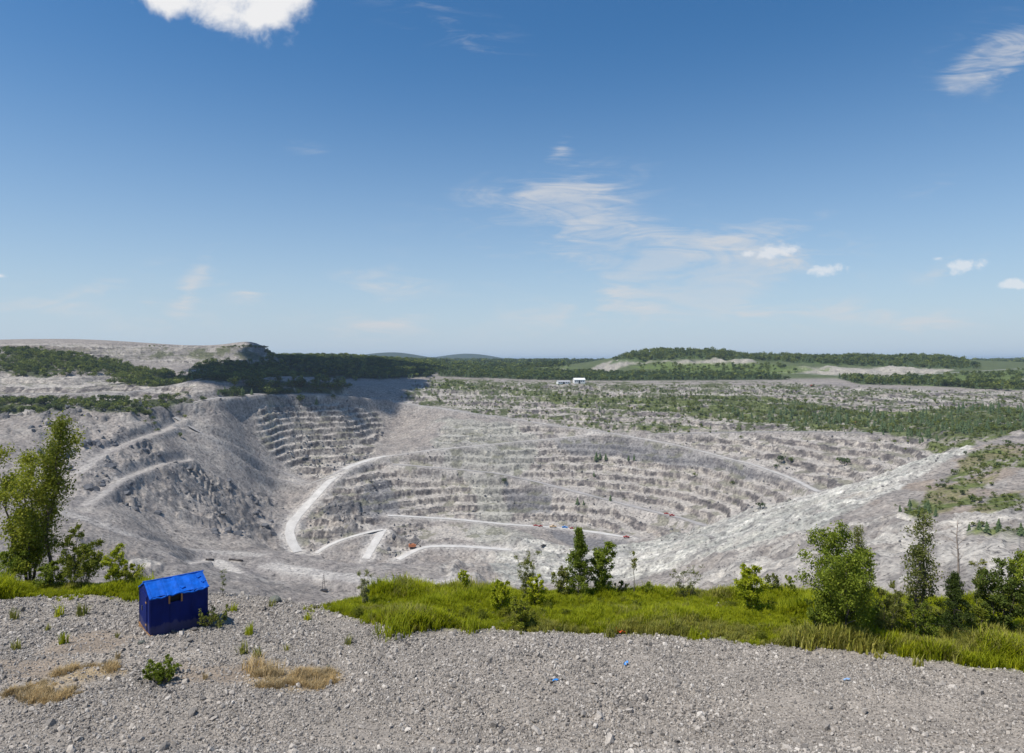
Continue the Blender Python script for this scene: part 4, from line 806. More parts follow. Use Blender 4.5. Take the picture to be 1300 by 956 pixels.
# ------------------------------------------------------------------ the blue hut
def blue_paint(name, rgb, worn):
    m, nt, b = new_mat(name); n = noise_node(nt, 5, 6, .65, stretch=(1, 1, .35)); n2 = noise_node(nt, 26, 4, .6)
    r = ramp_node(nt, n.outputs['Fac'], [(.3, tuple(c*.7 for c in rgb)), (.7, tuple(c*1.25 for c in rgb))]); r2 = ramp_node(nt, n2.outputs['Fac'], [(.70, (0, 0, 0)), (.76, (1, 1, 1))])
    x = nt.nodes.new('ShaderNodeMix'); x.data_type = 'RGBA'; nt.links.new(r2.outputs[0], x.inputs['Factor']); nt.links.new(r.outputs[0], x.inputs['A']); x.inputs['B'].default_value = (*worn, 1)
    tc = nt.nodes.new('ShaderNodeTexCoord'); sp = nt.nodes.new('ShaderNodeSeparateXYZ'); nt.links.new(tc.outputs['Object'], sp.inputs[0]); md = nt.nodes.new('ShaderNodeMath'); md.operation = 'MULTIPLY_ADD'; nt.links.new(n.outputs['Fac'], md.inputs[0]); md.inputs[1].default_value = -.5; nt.links.new(sp.outputs[2], md.inputs[2])
    mr = ramp_node(nt, md.outputs[0], [(0.0, (.22, .22, .22)), (.06, (0, 0, 0))]); y = nt.nodes.new('ShaderNodeMix'); y.data_type = 'RGBA'; nt.links.new(mr.outputs[0], y.inputs['Factor']); nt.links.new(x.outputs['Result'], y.inputs['A']); y.inputs['B'].default_value = (.20, .18, .15, 1)
    nt.links.new(y.outputs['Result'], b.inputs['Base Color']); b.inputs['Roughness'].default_value = .65; b.inputs['Specular IOR Level'].default_value = .15; bump_node(nt, n.outputs['Fac'], .25, .02, b); return m
M_BLUE = blue_paint('blue_wall_paint', (.004, .014, .125), (.02, .05, .18)); M_BLUER = blue_paint('blue_roof_paint', (.004, .10, .50), (.08, .2, .5))
M_WOOD = paint('raw_wood', (.30, .16, .06), .8, .3, 8); M_VOID = paint('painted_interior_shade', (.02, .02, .02), .9, .2, 4)
def build_hut():
    p = near_hit(191, 808); ang = math.radians(40)
    root = empty('blue_hut', (p[0], p[1], p[2]-.03), ang); tag(root, 'small bright blue wooden hut with pitched roof standing on the gravel', 'hut')
    W, D, H, HR = 1.56, 1.36, 1.13, 1.41                     # along the front, depth, eave, ridge
    T = .03
    # front wall in plywood sheets round the window opening (x 0..W, outer face y=0)
    wx0, wx1, wz0 = .52, .80, .88
    s = MB(); s.box(0, wx0, 0, T, 0, H-.01); s.box(wx1, W, 0, T, 0, H-.01); s.box(wx0, wx1, 0, T, 0, wz0); fw = s.build('front_wall', M_BLUE, root)
    for xx in (wx0-.05, wx1+.005):
        MB().box(xx, xx+.045, -.018, -.002, wz0-.03, H-.03).build('window_trim', M_WOOD, fw)
    MB().box(wx0, wx1, .10, .115, wz0-.02, H-.02).build('window_shade_sheet', M_VOID, fw)  # near-black sheet, paints in the shade inside the window opening
    MB().box(.5, .512, -.006, 0.0, .02, wz0-.05).build('sheet_joint', M_BLUE, fw); MB().box(1.1, 1.112, -.006, 0.0, .02, H-.05).build('sheet_joint', M_BLUE, fw)
    MB().box(0, W, D-T, D, 0, H-.01).build('back_wall', M_BLUE, root)
    poly = [(T+.002, 0), (D-T-.002, 0), (D-T-.002, H-.03), (D/2, HR-.05), (T+.002, H-.03)]
    lw = MB().prism(poly, 'x', .002, T).build('gable_wall', M_BLUE, root); MB().prism(poly, 'x', W-T, W-.002).build('gable_wall', M_BLUE, root)
    dr = MB(); dr.box(-.022, 0, .34, .92, .06, 1.08); door = dr.build('door', M_BLUE, root); MB().box(-.032, -.023, .36, .38, .1, 1.05).build('door_batten', M_BLUE, door)
    MB().box(-.045, -.023, .86, .90, .55, .68).build('latch', paint('latch_steel', (.2, .2, .2), .4, .2, 5, .8), door)
    for yy_ in (-.012, D-.028): MB().box(-.014, .03, yy_, yy_+.04, 0, H-.03).build('corner_post', M_BLUE, root)
    MB().box(-.02, .05, -.05, D+.05, -.10, .06).build('skid', M_WOOD, root); MB().box(W-.06, W+.01, -.05, D+.05, -.10, .02).build('skid', M_WOOD, root)
    # roof slopes, slightly warped sheets
    for side in (0, 1):
        nx_, ny_ = 16, 6; v = []; f = []
        for layer in (0, 1):
            for j in range(ny_+1):
                for i in range(nx_+1):
                    x = -.03+(W+.06)*i/nx_; t = j/ny_; y = (-.035 if side == 0 else D+.035)*(1-t)+D/2*t; z = (H-.03)*(1-t)+HR*t
                    wv = .010*math.sin(i*1.7+side)+.008*math.sin(i*.9+j*2.0); sag = (-.02*math.sin(i*.7)-.015*math.sin(i*2.3)) if j == 0 else 0
                    v.append((x, y, z+wv+sag+(0 if layer else -.03)+(.004 if side == 0 and j == ny_ else 0)))
        k0 = (nx_+1)*(ny_+1)
        def id_(l, i, j): return l*k0+j*(nx_+1)+i
        for j in range(ny_):
            for i in range(nx_):
                f += [(id_(1, i, j), id_(1, i+1, j), id_(1, i+1, j+1), id_(1, i, j+1)), (id_(0, i, j), id_(0, i, j+1), id_(0, i+1, j+1), id_(0, i+1, j))]
        for i in range(nx_): f.append((id_(0, i, 0), id_(0, i+1, 0), id_(1, i+1, 0), id_(1, i, 0))); f.append((id_(0, i, ny_), id_(1, i, ny_), id_(1, i+1, ny_), id_(0, i+1, ny_)))
        for j in range(ny_): f.append((id_(0, 0, j), id_(1, 0, j), id_(1, 0, j+1), id_(0, 0, j+1))); f.append((id_(0, nx_, j), id_(0, nx_, j+1), id_(1, nx_, j+1), id_(1, nx_, j)))
        m = MB(); m.add(v, f); rf = m.build('roof_slope', M_BLUER, root)
        if side == 0:
            for (xx, t) in ((1.42, .72), (1.50, .42), (.9, .3)):   # torn patches of roofing
                zz = (H-.03)*(1-t)+HR*t; y = -.035*(1-t)+D/2*t; q = MB().box(-.06, .06, -.04, .04, .0, .03, Matrix.Translation((xx, y, zz))@Matrix.Rotation(math.radians(24), 4, 'X')@Matrix.Rotation(.5, 4, 'Z')); q.build('patch', M_BLUER, rf)
    for xx in (.02, .40, .78, 1.16, 1.53):
        q = MB(); q.prism([(-.045, H-.035), (D/2-.02, HR-.012), (D/2-.02, HR+.012), (-.045, H-.008)], 'x', xx-.012, xx+.012); q.build('roof_batten', M_BLUER, root)
    MB().box(-.012, -.002, .10, .30, .0, H-.06).build('gable_board', M_BLUE, root); MB().box(-.012, -.002, .95, 1.22, .0, H-.06).build('gable_board', M_BLUE, root)
    for zz in (.22, .86): MB().box(-.040, -.023, .35, .47, zz, zz+.04).build('hinge', M_WOOD, door)
    MB().tube([(-.06, D/2, HR+.01), (W*.5, D/2, HR+.005), (W+.06, D/2, HR+.012)], .022, 6).build('ridge_cap', M_BLUER, root)
    return root
hut = build_hut()

# ------------------------------------------------------------------ litter and dead wood on the shelf
def at_near(px, py, dz=0): p = near_hit(px, py); return (p[0], p[1], p[2]+dz)
M_ORANGE = paint('orange_plastic', (.62, .09, .02), .5, .15, 5); M_LITBLUE = paint('blue_plastic', (.02, .22, .62), .4, .2, 8)
def bent_sheet(name, label, loc, pts, w, mat, rz, cat):
    s = MB(); o = empty(name, loc, rz); bpy.data.objects.remove(o)
    v = []; f = []
    for k, (x, z) in enumerate(pts): v += [(x, -w/2+.02*(k % 2), z), (x, w/2-.015*(k % 2), z+.01*(k % 3)), (x, -w/2+.02*(k % 2), z+.008), (x, w/2-.015*(k % 2), z+.008+.01*(k % 3))]
    for k in range(len(pts)-1):
        a, b = 4*k, 4*k+4; f += [(a, a+1, b+1, b), (a+2, b+2, b+3, a+3), (a, b, b+2, a+2), (a+1, a+3, b+3, b+1)]
    e_ = 4*(len(pts)-1); f += [(0, 2, 3, 1), (e_, e_+1, e_+3, e_+2)]; s.add(v, f); ob = s.build(name, mat); ob.location = loc; ob.rotation_euler = (0, 0, rz); tag(ob, label, cat); return ob
bent_sheet('plastic_strip', 'bent orange plastic strip at the edge of the grass', at_near(788, 806, .02), [(-.14, .20), (-.10, .10), (-.03, .04), (.05, .09), (.12, .05), (.20, .01)], .07, M_ORANGE, .3, 'litter')
bent_sheet('plastic_scrap', 'crumpled blue plastic scrap in the middle of the gravel', at_near(795, 845, .02), [(-.06, .01), (-.02, .06), (.03, .03), (.07, .07)], .07, M_LITBLUE, .8, 'litter')
bent_sheet('plastic_scrap', 'flat blue plastic scrap lower on the gravel near the straw grass', at_near(705, 866, .02), [(-.07, .01), (-.02, .03), (.03, .02), (.08, .03)], .06, M_LITBLUE, .2, 'litter')
bent_sheet('plastic_scrap', 'pale blue plastic scrap on the gravel below the big alder', at_near(1075, 865, .02), [(-.08, .01), (-.02, .03), (.03, .02), (.09, .03)], .06, paint('pale_blue_plastic', (.25, .4, .62), .4, .2, 8), .1, 'litter')
a, b = Vector(at_near(773, 750, .34)), Vector(at_near(787, 757, .05))
mbx = MB().tube([a, a.lerp(b, .4)+Vector((0, 0, .03)), b], [.018, .025, .03], 6); mbx.tube([a.lerp(b, .5)+Vector((0, 0, .02)), a.lerp(b, .3)+Vector((.12, 0, .16))], [.012, .006], 5)
tag(mbx.build('fallen_branch', M_DEAD, None, True), 'pale dead branch leaning in the grass by the paired trees', 'branch')
a, b = Vector(at_near(790, 758, .06)), Vector(at_near(806, 758, .05)); tag(MB().tube([a, a.lerp(b, .5)+Vector((0, 0, .02)), b], [.012, .016, .01], 5).build('fallen_branch', M_DEAD, None, True), 'thin grey stick lying in the grass beyond the leaning branch', 'branch')

# ------------------------------------------------------------------ trees far off
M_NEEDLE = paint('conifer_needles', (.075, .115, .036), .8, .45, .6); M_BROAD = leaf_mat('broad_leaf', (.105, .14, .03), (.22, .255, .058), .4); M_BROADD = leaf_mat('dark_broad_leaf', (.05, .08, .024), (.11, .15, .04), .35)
def conifer_mesh(seed):
    r = random.Random(seed); v = []; f = []; mi = []
    s = MB().tube([(0, 0, -.05), (0, 0, .9)], [.022, .006], 4); v += s.v; f += s.f; nt_ = len(f); L_ = 6; K = 8
    for l in range(L_):
        z0 = .10+.80*l/L_; z1 = min(1.0, z0+.30-.015*l); R = .20*(1-l/L_)**.85+.025; o = len(v); v.append((r.uniform(-.01, .01), r.uniform(-.01, .01), z1))
        for k in range(K): a = 2*math.pi*(k+.5*(l % 2))/K; q = R*(r.uniform(.8, 1.25) if k % 2 else r.uniform(.5, .75)); v.append((math.cos(a)*q, math.sin(a)*q, z0+r.uniform(-.03, .03)))
        for k in range(K): f.append((o, o+1+k, o+1+(k+1) % K))
    me = bpy.data.meshes.new('conifer'); me.from_pydata(v, [], f); me.materials.append(M_BARK2); me.materials.append(M_NEEDLE)
    me.polygons.foreach_set('material_index', np.array([0]*nt_+[1]*(len(f)-nt_), np.int32)); return me
def broad_mesh(seed, mat, rx=.36, n=150):
    r = np.random.default_rng(seed); lobes = [(r.normal(0, .15, 2), r.uniform(.40, .78), r.uniform(.16, .26)) for _ in range(7)]; pos = []
    for k in range(n):
        c, z, q = lobes[k % 7]; d = r.normal(size=3); d /= np.linalg.norm(d); pos.append((c[0]*rx/.3+d[0]*q*rx/.3, c[1]*rx/.3+d[1]*q*rx/.3, max(.06, z+d[2]*q*1.1)))
    lm = leaf_mesh('broad', np.array(pos), .17, r, .8, .8); v0 = [tuple(p.co) for p in lm.vertices]; f0 = [tuple(p.vertices) for p in lm.polygons]
    t = MB().tube([(0, 0, -.05), (.01, 0, .35), (0, .02, .7)], [.03, .02, .008], 4); o = len(v0); me = bpy.data.meshes.new('broadleaf'); me.from_pydata(v0+t.v, [], f0+[tuple(i+o for i in q) for q in t.f])
    me.materials.append(mat); me.materials.append(M_BARK2); me.polygons.foreach_set('material_index', np.array([0]*len(f0)+[1]*len(t.f), np.int32)); return me
CON = [conifer_mesh(k) for k in range(5)]; BRO = [broad_mesh(k, M_BROAD if k < 4 else M_BROADD, .30+.05*(k % 3)) for k in range(7)]
def pts_in(zs, spacing, seed, warp=8.0, limit=20000):
    r = np.random.default_rng(seed); P_ = []
    for z in zs:
        x0, x1, y0, y1 = z[:, 0].min(), z[:, 0].max(), z[:, 1].min(), min(z[:, 1].max(), 2900); n = int(min(400000, (x1-x0)*(y1-y0)/spacing**2)); x = r.uniform(x0, x1, n); y = r.uniform(y0, y1, n)
        m = inside(z, x+r.normal(0, warp, n), y+r.normal(0, warp, n)); P_.append(np.c_[x[m], y[m]])
    P_ = np.concatenate(P_); ok = np.ones(len(P_), bool)
    for z in Z_CUT: ok &= ~inside(z, P_[:, 0], P_[:, 1])
    P_ = P_[ok]; r.shuffle(P_); return P_[:limit]
NTREE = [0]
def single(me, name, x, y, h, label, group, fat=1.0, cat='tree', sink=.0):
    o = link(name, me); o.location = (x, y, float(ground_z(x, y))-sink-h*.02); o.scale = (h*fat, h*fat, h); o.rotation_euler = (0, 0, rng.uniform(0, 6.28)); tag(o, label, cat, group); NTREE[0] += 1; return o
cons, bros = [], []
# conifers one can pick out
P_ = pts_in(G_SHELF[:1], 19, 401, 6); vis = P_[np.argsort(P_[:, 1])][:190]
for x, y in vis: cons.append(single(CON[rng.integers(5)], 'conifer', x, y, rng.uniform(7.0, 13.5), 'small dark conifer among scattered trees on the grassy shelf above the far pit wall', 'conifers on the grassy shelf', rng.uniform(.9, 1.3)))
for px, py, h in [(757,583,13),(762,582,9),(769,583,10),(798,584,8),(805,584,9),(754,604,7),(733,640,10),(775,637,8),(741,640,6)]:
    x, y = hit(px, py); cons.append(single(CON[rng.integers(5)], 'conifer', x, y, h, 'dark conifer rooted on a bare bench of the far pit wall', 'conifers on the rock benches', 1.3))
for px, py, h in [(992,585,9),(1072,589,10),(1005,586,6),(882,604,5),(930,612,5),(985,592,5),(966,654,6),(640,614,7)]:
    x, y = hit(px, py); bros.append(single(BRO[rng.integers(7)], 'bush_tree', x, y, h, 'rounded green shrub clinging to a ledge of the grey rock wall', 'shrubs on rock ledges', 1.2))
P_ = pts_in([G_SLOPE[2], G_SLOPE[3]], 7.5, 402, 4)[:60]
for x, y in P_: cons.append(single(CON[rng.integers(5)], 'conifer', x, y, rng.uniform(3, 6.5), 'young conifer in a tight row on the slope beyond the near thicket', 'young conifers on the near slope', 1.3))
P_ = pts_in(G_SLOPE[:2], 20, 403, 6)[:50]
for x, y in P_: bros.append(single(BRO[rng.integers(7)], 'bush_tree', x, y, rng.uniform(2.0, 4.5), 'low shrub dotted over the grassy slope beside the pale rubble slide', 'shrubs on the grassy slope', 1.3))
for px in range(812, 985, 9):
    x, y = hit(px+rng.uniform(-3, 3), 452 if px < 930 else 456); cons.append(single(CON[rng.integers(5)], 'conifer', x, y+30, rng.uniform(12, 19), 'conifer standing out on the skyline of the wooded hill', 'conifers on the hill crest', 1.1))
P_ = pts_in(G_WOOD_LEFT[1:3], 13, 404, 5); P_ = P_[np.argsort(P_[:, 1])][:130]
for x, y in P_: bros.append(single(BRO[rng.integers(7)], 'bush_tree', x, y, rng.uniform(4.5, 8.5), 'leafy tree in the green strip on the ledge above the wall of rock knobs', 'trees on the ledge above the rock knobs', 1.15))
P_ = pts_in(G_WOOD_LEFT[:1], 22, 405, 5)[:80]
for x, y in P_: bros.append(single(BRO[rng.integers(7)], 'bush_tree', x, y, rng.uniform(6, 10), 'leafy tree on the slope below the pale dump mound', 'trees below the dump mound', 1.15))
for px in list(range(284, 342, 5))+[190, 196, 203, 208]:
    x, y = hit(px, 441 if px > 250 else 439); bros.append(single(BRO[rng.integers(7)], 'bush_tree', x, y, rng.uniform(4, 7) if px > 250 else rng.uniform(2.5, 4), 'small leafy tree on the crest line of the pale dump mound', 'trees on the mound crest', 1.4))
def wood(name, label, zs, spacing, seed, protos, hlo, hhi, fat, limit=12000, warp=10):
    P_ = pts_in(zs, spacing, seed, warp, limit); n = len(P_); h = rng.uniform(hlo, hhi, n)*(.7+.6*fbm(P_[:, 0]/60, P_[:, 1]/60, 3, seed))
    f = rng.uniform(.85, 1.2, n)*fat; z = ground_z(P_[:, 0], P_[:, 1])-h*.02
    tag(scatter(name, np.c_[P_, z], np.c_[np.zeros(n), np.zeros(n), rng.uniform(0, 6.28, n)], np.c_[h*f, h*f, h], rng.integers(0, len(protos), n), protos), label, 'woodland', kind='stuff')
dk = [b for b in bros if b.data in BRO[4:]][:2]; lt = [b for b in bros if b.data in BRO[:4]][:3]; cn = cons[:3]
wood('woodland', 'dense scrub wood on the shelves below the dump mound', G_WOOD_LEFT, 6.5, 411, lt+dk[:1], 3.0, 8, 1.25, 12000, 18)
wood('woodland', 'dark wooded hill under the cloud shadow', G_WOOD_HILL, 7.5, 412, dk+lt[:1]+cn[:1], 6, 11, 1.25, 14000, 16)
wood('woodland', 'mixed wood behind the white sheds', G_WOOD_MID, 8.5, 413, dk+lt[:1]+cn, 5, 9, 1.3, 12000)
wood('woodland', 'mixed wood over the hill beyond the white sheds', G_WOOD_RIGHT, 9.5, 414, lt+dk[:1]+cn, 8, 14, 1.2, 14000)
wood('scrub', 'thin scrub on the grassy shelf above the far wall', G_SHELF, 8.5, 415, lt+cn[:2], 2.0, 6.0, 1.2, 8000)
wood('scrub', 'sparse scrub along the upper benches', [Z_BENCH[4]], 12, 416, lt[:2]+cn[:1], 1.2, 4.0, 1.3, 4000)
wood('scrub', 'low bushes on the near green slope', G_SLOPE, 5.0, 417, lt, .6, 2.2, 1.5, 2600, 4)
wood('scrub', 'scattered trees over the fields beneath the wooded hill', G_FIELD, 20, 418, lt+dk[:1], 5, 10, 1.2, 3000)
r = np.random.default_rng(420); n = 9000; y = np.exp(r.uniform(math.log(1750), math.log(6500), n)); x = r.uniform(-.85, .85, n)*y; m = (fbm(x/420, y/420, 3, 121) > .43) & ((x/y < .08) | (y > 2350)); x, y = x[m], y[m]; n = len(x); h = r.uniform(9, 17, n)*np.clip(y/2200, 1, 1.8); f = r.uniform(1.2, 2.2, n)
tag(scatter('woodland', np.c_[x, y, ground_z(x, y)-h*.05], np.c_[np.zeros(n), np.zeros(n), r.uniform(0, 6.28, n)], np.c_[h*f, h*f, h], r.integers(0, 4, n), dk+lt[:1]+cn[:1]), 'distant woods of the open country', 'woodland', kind='stuff')

# rock outcrops and fallen blocks on the pit walls
M_OUT = paint('blue_grey_rock', (.105, .107, .115), .9, .45, .5, 0, .5); M_BLOCK = stone_mat('broken_rock', (.10, .098, .098), (.20, .19, .18), (.44, .41, .37))
OUTM = [stone_mesh(700+k, 2, .8) for k in range(6)]
def off_road(P_, gap=6.0):
    ok = np.ones(len(P_), bool)
    for nm, xy, zr, width, tone in ROAD_LINES:
        for a in range(0, len(P_), 4000): ok[a:a+4000] &= np.sqrt(((P_[a:a+4000, None]-xy[None])**2).sum(-1)).min(1) > width*.5+gap
    return P_[ok]
P_ = pts_in([Z_OUTCROP[0]], 9, 431, 6); P_ = P_[fbm(P_[:, 0]/55, P_[:, 1]/55, 3, 52) > .55]; P_ = off_road(P_, 7.0)[:85]
for x, y in P_:
    o = link('rock_outcrop', OUTM[rng.integers(6)], M_OUT); q = rng.uniform(1.4, 4.2); o.location = (x, y, float(ground_z(x, y))+q*.12); o.scale = (q*rng.uniform(.8, 1.3), q, q*rng.uniform(.9, 1.5)); o.rotation_euler = (rng.uniform(-.6, .6), rng.uniform(-.6, .6), rng.uniform(-.6, .9))
    tag(o, 'dark blue grey rock knob jutting from the grey pit wall below the dump mound', 'rock', 'rock knobs on the pit wall')
def blocks(name, label, zs, spacing, seed, lo, hi, protos, limit=9000, thr=0.0):
    P_ = pts_in(zs, spacing, seed, 5, limit*3); P_ = P_[fbm(P_[:, 0]/26, P_[:, 1]/26, 3, seed) > thr][:limit]; P_ = off_road(P_, 2.0); n = len(P_); q = lo*(hi/lo)**(rng.random(n)**2.2)
    tag(scatter(name, np.c_[P_, ground_z(P_[:, 0], P_[:, 1])+q*.2], rng.uniform(-3, 3, (n, 3)), q[:, None]*rng.uniform(.7, 1.4, (n, 3)), rng.integers(0, len(protos), n), protos), label, 'rubble', kind='stuff')
BL = []
for k, (px, py, q, lab) in enumerate([(283, 655, 3.4, 'lone squared grey block low on the wall of rock knobs'), (905, 690, 2.6, 'pale block at the foot of the rubble slide'), (1040, 655, 2.8, 'broken block half way along the rubble slide')]):
    x, y = hit(px, py); o = link('rock_block', OUTM[k], None); o.data = OUTM[k].copy(); o.data.materials.clear(); o.data.materials.append(M_BLOCK); o.location = (x, y, float(ground_z(x, y))+q*.3); o.scale = (q, q*.8, q*.8); tag(o, lab, 'rock'); BL.append(o)
rk = [o for o in bpy.data.objects if o.name.startswith('rock_outcrop')][:3]
blocks('rubble', 'dark fallen blocks scattered among the rock knobs', [Z_OUTCROP[0], Z_OUTCROP[3]], 6.5, 441, .4, 2.4, rk+BL, 4000, .53)
blocks('rubble', 'dark broken rock along the benches below the notch', [Z_BENCH[0], Z_OUTCROP[1], Z_OUTCROP[2]], 4.5, 442, .5, 2.4, rk+BL[:1], 5000, .48)
blocks('rubble', 'broken rock strewn over the far pit wall', [Z_BENCH[1], Z_BENCH[2], Z_BENCH[3]], 8.0, 443, .4, 1.7, BL+rk[:1], 6000, .47)
blocks('rubble', 'pale loose blocks over the rubble slide', Z_TALUS+Z_PALE[:1], 8.0, 444, .3, 1.3, BL, 2500, .50)

# ------------------------------------------------------------------ works in and round the pit
M_WHITE = paint('white_cladding', (.78, .77, .74), .6, .08, .5); M_ROOF = paint('grey_roof', (.42, .42, .43), .6, .15, .5); M_GLASS = paint('dark_glass', (.03, .04, .05), .15, .2, 2); M_RUB = paint('black_rubber', (.02, .02, .02), .8, .2, 3); M_STEEL = paint('dark_steel', (.07, .06, .055), .5, .3, 2, .6)
M_RED = paint('red_paint', (.38, .045, .03), .5, .15, 2); M_OR = paint('rusty_orange_paint', (.46, .16, .06), .6, .25, 1); M_VBLUE = paint('light_blue_paint', (.05, .25, .62), .4, .15, 2); M_TAN = paint('tan_paint', (.58, .42, .24), .5, .15, 2)
def on_land(px, py): x, y = hit(px, py); return (x, y, float(ground_z(x, y)))
def shed(px, py, L_, W_, H_, R_, rz, label, roof):
    p = on_land(px, py); o = empty('works_building', p, rz); tag(o, label, 'building'); hl, hw = L_/2, W_/2
    MB().prism([(-hw, -1), (hw, -1), (hw, H_), (0, H_+R_-.05), (-hw, H_)], 'x', -hl, hl).build('wall', M_WHITE, o)
    t = .35; s = hw+.6; sl = R_/hw
    for sg in (-1, 1): MB().prism([(0, H_+R_+.05), (sg*s, H_+R_+.05-sl*s), (sg*s, H_+R_+.05-sl*s+t), (0, H_+R_+.05+t)], 'x', -hl-.5, hl+.5).build('roof_slope', roof, o)
    d = MB().box(-hl*.25, hl*.1, -hw-.08, -hw-.01, -.5, H_*.8).build('door', M_GLASS, o); MB().box(hl*.02, hl*.05, -hw-.16, -hw-.09, 1, 1.3).build('handle', M_STEEL, d)
    for k in (-.8, -.5, .35, .7): MB().box(hl*k-.8, hl*k+.8, -hw-.08, -hw-.01, H_*.4, H_*.75).build('window', M_GLASS, o)
    return o
shed(735, 486.5, 21, 14, 6.5, 3, .15, 'white clad shed with pale gable standing at the rim before the wood', M_WHITE); shed(715, 487, 25, 10, 3.6, 2.2, .35, 'long low white building with grey roof beside the white shed', M_ROOF)
p = on_land(612, 468); 
def pickup(px, py, rz, mat, label, k=1.0):
    p = on_land(px, py); o = empty('pickup_truck', (p[0], p[1], p[2]+.5), rz); o.scale = (k, k, k); tag(o, label, 'truck')
    MB().prism([(-2.6, .55), (2.6, .55), (2.65, 1.05), (1.3, 1.15), (-.8, 1.15), (-2.6, 1.15)], 'y', -.95, .95).build('body', mat, o)
    c = MB().prism([(-.8, 1.152), (1.25, 1.152), (.7, 1.85), (-.6, 1.85)], 'y', -.85, .85).build('cab', mat, o); MB().prism([(.78, 1.80), (1.22, 1.24), (1.26, 1.26), (.83, 1.82)], 'y', -.75, .75).build('windscreen', M_GLASS, c)
    for sy in (-1, 1): MB().prism([(-.55, 1.25), (1.05, 1.25), (.62, 1.75), (-.5, 1.75)], 'y', sy*.852 if sy > 0 else -.88, .88 if sy > 0 else -.852).build('side_window', M_GLASS, c)
    for x in (-1.6, 1.65):
        for sy in (-1, 1): MB().tube([(x, sy*.75, .42), (x, sy*.98, .42)], .42, 12).build('wheel', M_RUB, o)
    for sy in (-1, 1): MB().box(2.62, 2.70, sy*.8-.16, sy*.8+.16, .8, 1.0).build('headlight', M_WHITE, o)
pickup(680, 668.6, -.1, M_RED, 'red pickup leading a close pair on the white pit road'); pickup(686, 669.2, .2, M_RED, 'red pickup following close behind another on the white pit road')
pickup(702, 670.5, 0, M_TAN, 'tan truck parked on the white pit road between red and blue ones', 1.5); pickup(717, 671.5, 2.9, M_VBLUE, 'light blue truck on the white pit road', 1.25)
pickup(726, 672.5, -.2, M_RED, 'dark red pickup just past the light blue truck'); pickup(846, 654, -.4, M_RED, 'red pickup high on the grey ramp'); pickup(853, 656, -.4, M_RED, 'red pickup lower down the same grey ramp', 1.1); pickup(795, 684, 0, M_RED, 'red truck alone where the pit road meets the rubble slide', 1.2)
pickup(1031, 489, .2, M_RED, 'red truck on the upper shelf below the pale hill cutting', 1.4); pickup(1086, 537, .3, M_OR, 'orange truck among the conifers on the grassy shelf', 1.2); pickup(690, 699, .5, M_STEEL, 'dark truck at the head of the lowest ramp', 1.1)
def rope_shovel(px, py):
    p = on_land(px, py); o = empty('rope_shovel', (p[0], p[1], p[2]+.4), .1); tag(o, 'rust orange mining shovel with raised boom on the pit floor bench', 'excavator')
    for sy in (-1, 1):
        t = MB().prism([(-2.9, .5), (-2.4, 0), (2.4, 0), (2.9, .5), (2.5, 1.1), (-2.5, 1.1)], 'y', sy*1.6-.5, sy*1.6+.5).build('track', M_RUB, o)
        for x in (-2, -.7, .7, 2): MB().tube([(x, sy*1.6-.56, .5), (x, sy*1.6+.56, .5)], .38, 10).build('roller', M_STEEL, t)
    MB().tube([(0, 0, 1.1), (0, 0, 1.6)], 1.4, 14).build('turntable', M_STEEL, o)
    h = MB().prism([(-4.2, 1.62), (2.2, 1.62), (2.2, 3.6), (1.4, 4.4), (-3.9, 4.4), (-4.2, 4.0)], 'y', -1.9, 1.9).build('machine_house', M_OR, o); MB().box(-3, -1.4, -1.2, 1.2, 4.41, 4.8).build('roof_vent', M_STEEL, h)
    c = MB().box(2.22, 3.5, -1.9, -.6, 2.2, 4.2).build('cab', M_OR, o); MB().box(3.51, 3.56, -1.8, -.7, 3.0, 4.0).build('windscreen', M_GLASS, c)
    MB().tube([(2.3, .3, 2.2), (8.5, .3, 8.2)], [.42, .25], 6).build('boom', M_STEEL, o); MB().tube([(-1, .3, 4.4), (.2, .3, 7.2), (8.4, .3, 8.3)], .06, 5).build('gantry_cable', M_STEEL, o)
    MB().tube([(4.6, .3, 4.2), (7.4, .3, 2.2)], [.22, .22], 6).build('dipper_stick', M_STEEL, o); MB().prism([(6.9, .9), (8.3, 1.1), (8.4, 2.4), (7.2, 2.5)], 'y', -.5, 1.1).build('bucket', M_STEEL, o); MB().tube([(8.4, .3, 8.3), (7.8, .3, 2.5)], .05, 4).build('hoist_rope', M_STEEL, o)
rope_shovel(524, 693)
def mast(px, py, pt):
    p = on_land(px, py); h = (py-pt)/F*p[1]; o = empty('steel_mast', p); tag(o, 'dark slim steel mast on a square footing in the near terrace', 'mast')
    MB().box(-2.4, 2.4, -1.6, 1.6, -.6, .9).build('footing', M_STEEL, o)
    for sx in (-1, 1): MB().tube([(sx*1.0, 0, .8), (sx*.18, 0, h)], [.2, .12], 5).build('leg', M_STEEL, o)
    for k in range(1, 7): t = k/7; w = 1.0*(1-t)+.18*t; MB().tube([(-w, 0, .8+(h-.8)*t), (w, 0, .8+(h-.8)*t)], .08, 4).build('rung', M_STEEL, o)
    MB().tube([(0, 0, h-.3), (0, 0, h+1.2)], .1, 4).build('tip', M_STEEL, o)
mast(411, 747, 727)
for (x0, y0), (x1, y1), lab in [((261,713),(272,715),'shorter dark rusty pipe lying by the bend of the pale track'), ((291,711.5),(308,714.5),'longer dark rusty pipe lying beyond the bend of the pale track')]:
    a, b = Vector(on_land(x0, y0)), Vector(on_land(x1, y1)); c = (a+b)/2+Vector((0, 0, 1.0)); tag(MB().tube([a+Vector((0, 0, .8)), c, b+Vector((0, 0, .8))], .75, 8).build('pipe', M_STEEL, None, True), lab, 'pipe')

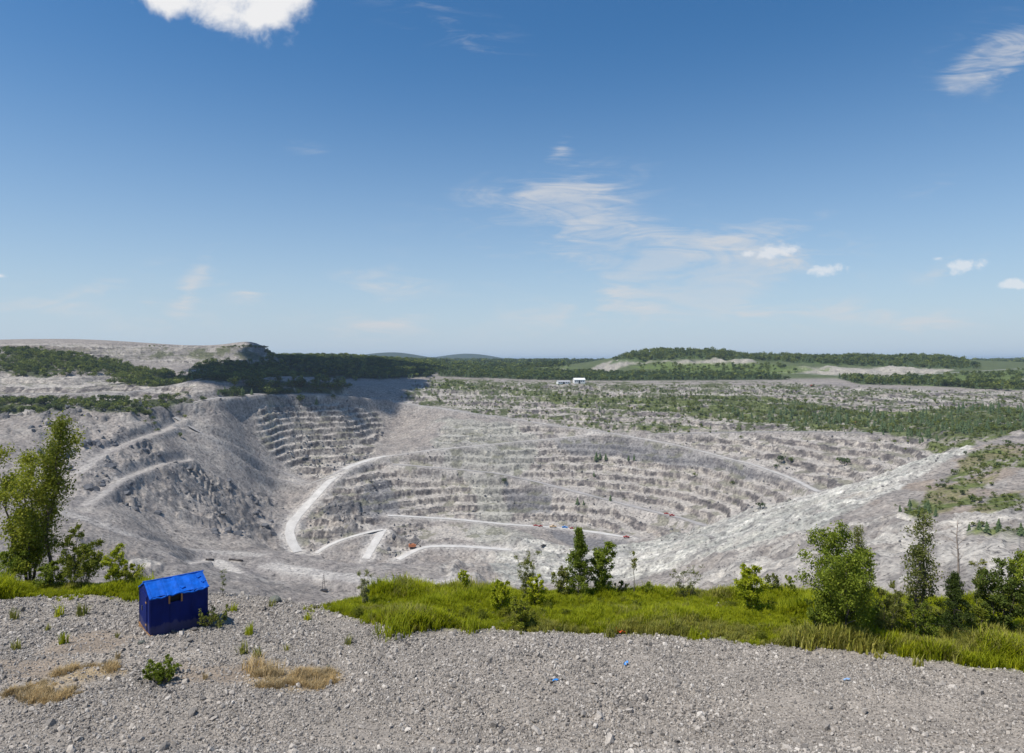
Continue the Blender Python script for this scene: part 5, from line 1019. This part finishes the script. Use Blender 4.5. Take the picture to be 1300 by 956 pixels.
# ------------------------------------------------------------------ cloud that shades the wooded hill, and the summer haze
def build_cloud():
    foot = poly_world([(245,477),(275,463),(320,455),(360,455),(400,456),(470,459),(535,465),(545,471),(530,482),(505,492),(492,506),(484,520),(462,522),(445,508),(400,498),(340,493),(275,489)])
    r = np.random.default_rng(77); x0, x1, y0, y1 = foot[:, 0].min(), foot[:, 0].max(), foot[:, 1].min(), 2000; bm = bmesh.new(); k = 0
    while k < 260:
        x, y = r.uniform(x0, x1), r.uniform(y0, y1)
        if not inside(foot, np.array([x]), np.array([y]))[0]: continue
        R = r.uniform(14, 40); z = float(base_z(x, y)); t = (1120+R*.8+r.uniform(0, 60)-z)/TO_SUN.z; c = Vector((x, y, z))+TO_SUN*t
        g = bmesh.ops.create_icosphere(bm, subdivisions=2, radius=R, matrix=Matrix.Translation(c)); k += 1
        for v in g['verts']:
            d = (v.co-c).normalized(); v.co += d*R*.22*(math.sin(v.co.x*.11+k)+math.sin(v.co.y*.13+v.co.z*.12))
            if v.co.z < 1095: v.co.z = 1095+(v.co.z-1095)*.25
    me = bpy.data.meshes.new('cumulus_cloud'); bm.to_mesh(me); bm.free(); shade(me)
    m = bpy.data.materials.new('cloud_white'); m.use_nodes = True; nt = m.node_tree; nt.nodes.remove(nt.nodes['Principled BSDF']); df, tr, mx = nt.nodes.new('ShaderNodeBsdfDiffuse'), nt.nodes.new('ShaderNodeBsdfTranslucent'), nt.nodes.new('ShaderNodeMixShader')
    for q in (df, tr): q.inputs[0].default_value = (.9, .9, .9, 1)
    mx.inputs[0].default_value = .35; nt.links.new(df.outputs[0], mx.inputs[1]); nt.links.new(tr.outputs[0], mx.inputs[2]); nt.links.new(mx.outputs[0], nt.nodes['Material Output'].inputs[0])
    tag(link('cumulus_cloud', me, m), 'white heaped cloud drifting over the dark wooded hill', 'cloud')
build_cloud()
def build_haze():
    o = MB().box(-50000, 50000, -300, 31000, -235, 110).build('haze', None); tag(o, kind='stuff')
    m = bpy.data.materials.new('summer_haze'); m.use_nodes = True; nt = m.node_tree; nt.nodes.remove(nt.nodes['Principled BSDF']); v = nt.nodes.new('ShaderNodeVolumePrincipled')
    v.inputs['Color'].default_value = (.64, .80, 1.0, 1); v.inputs['Density'].default_value = 4.8e-5; v.inputs['Anisotropy'].default_value = .2; nt.links.new(v.outputs[0], nt.nodes['Material Output'].inputs['Volume']); o.data.materials.append(m)
build_haze()
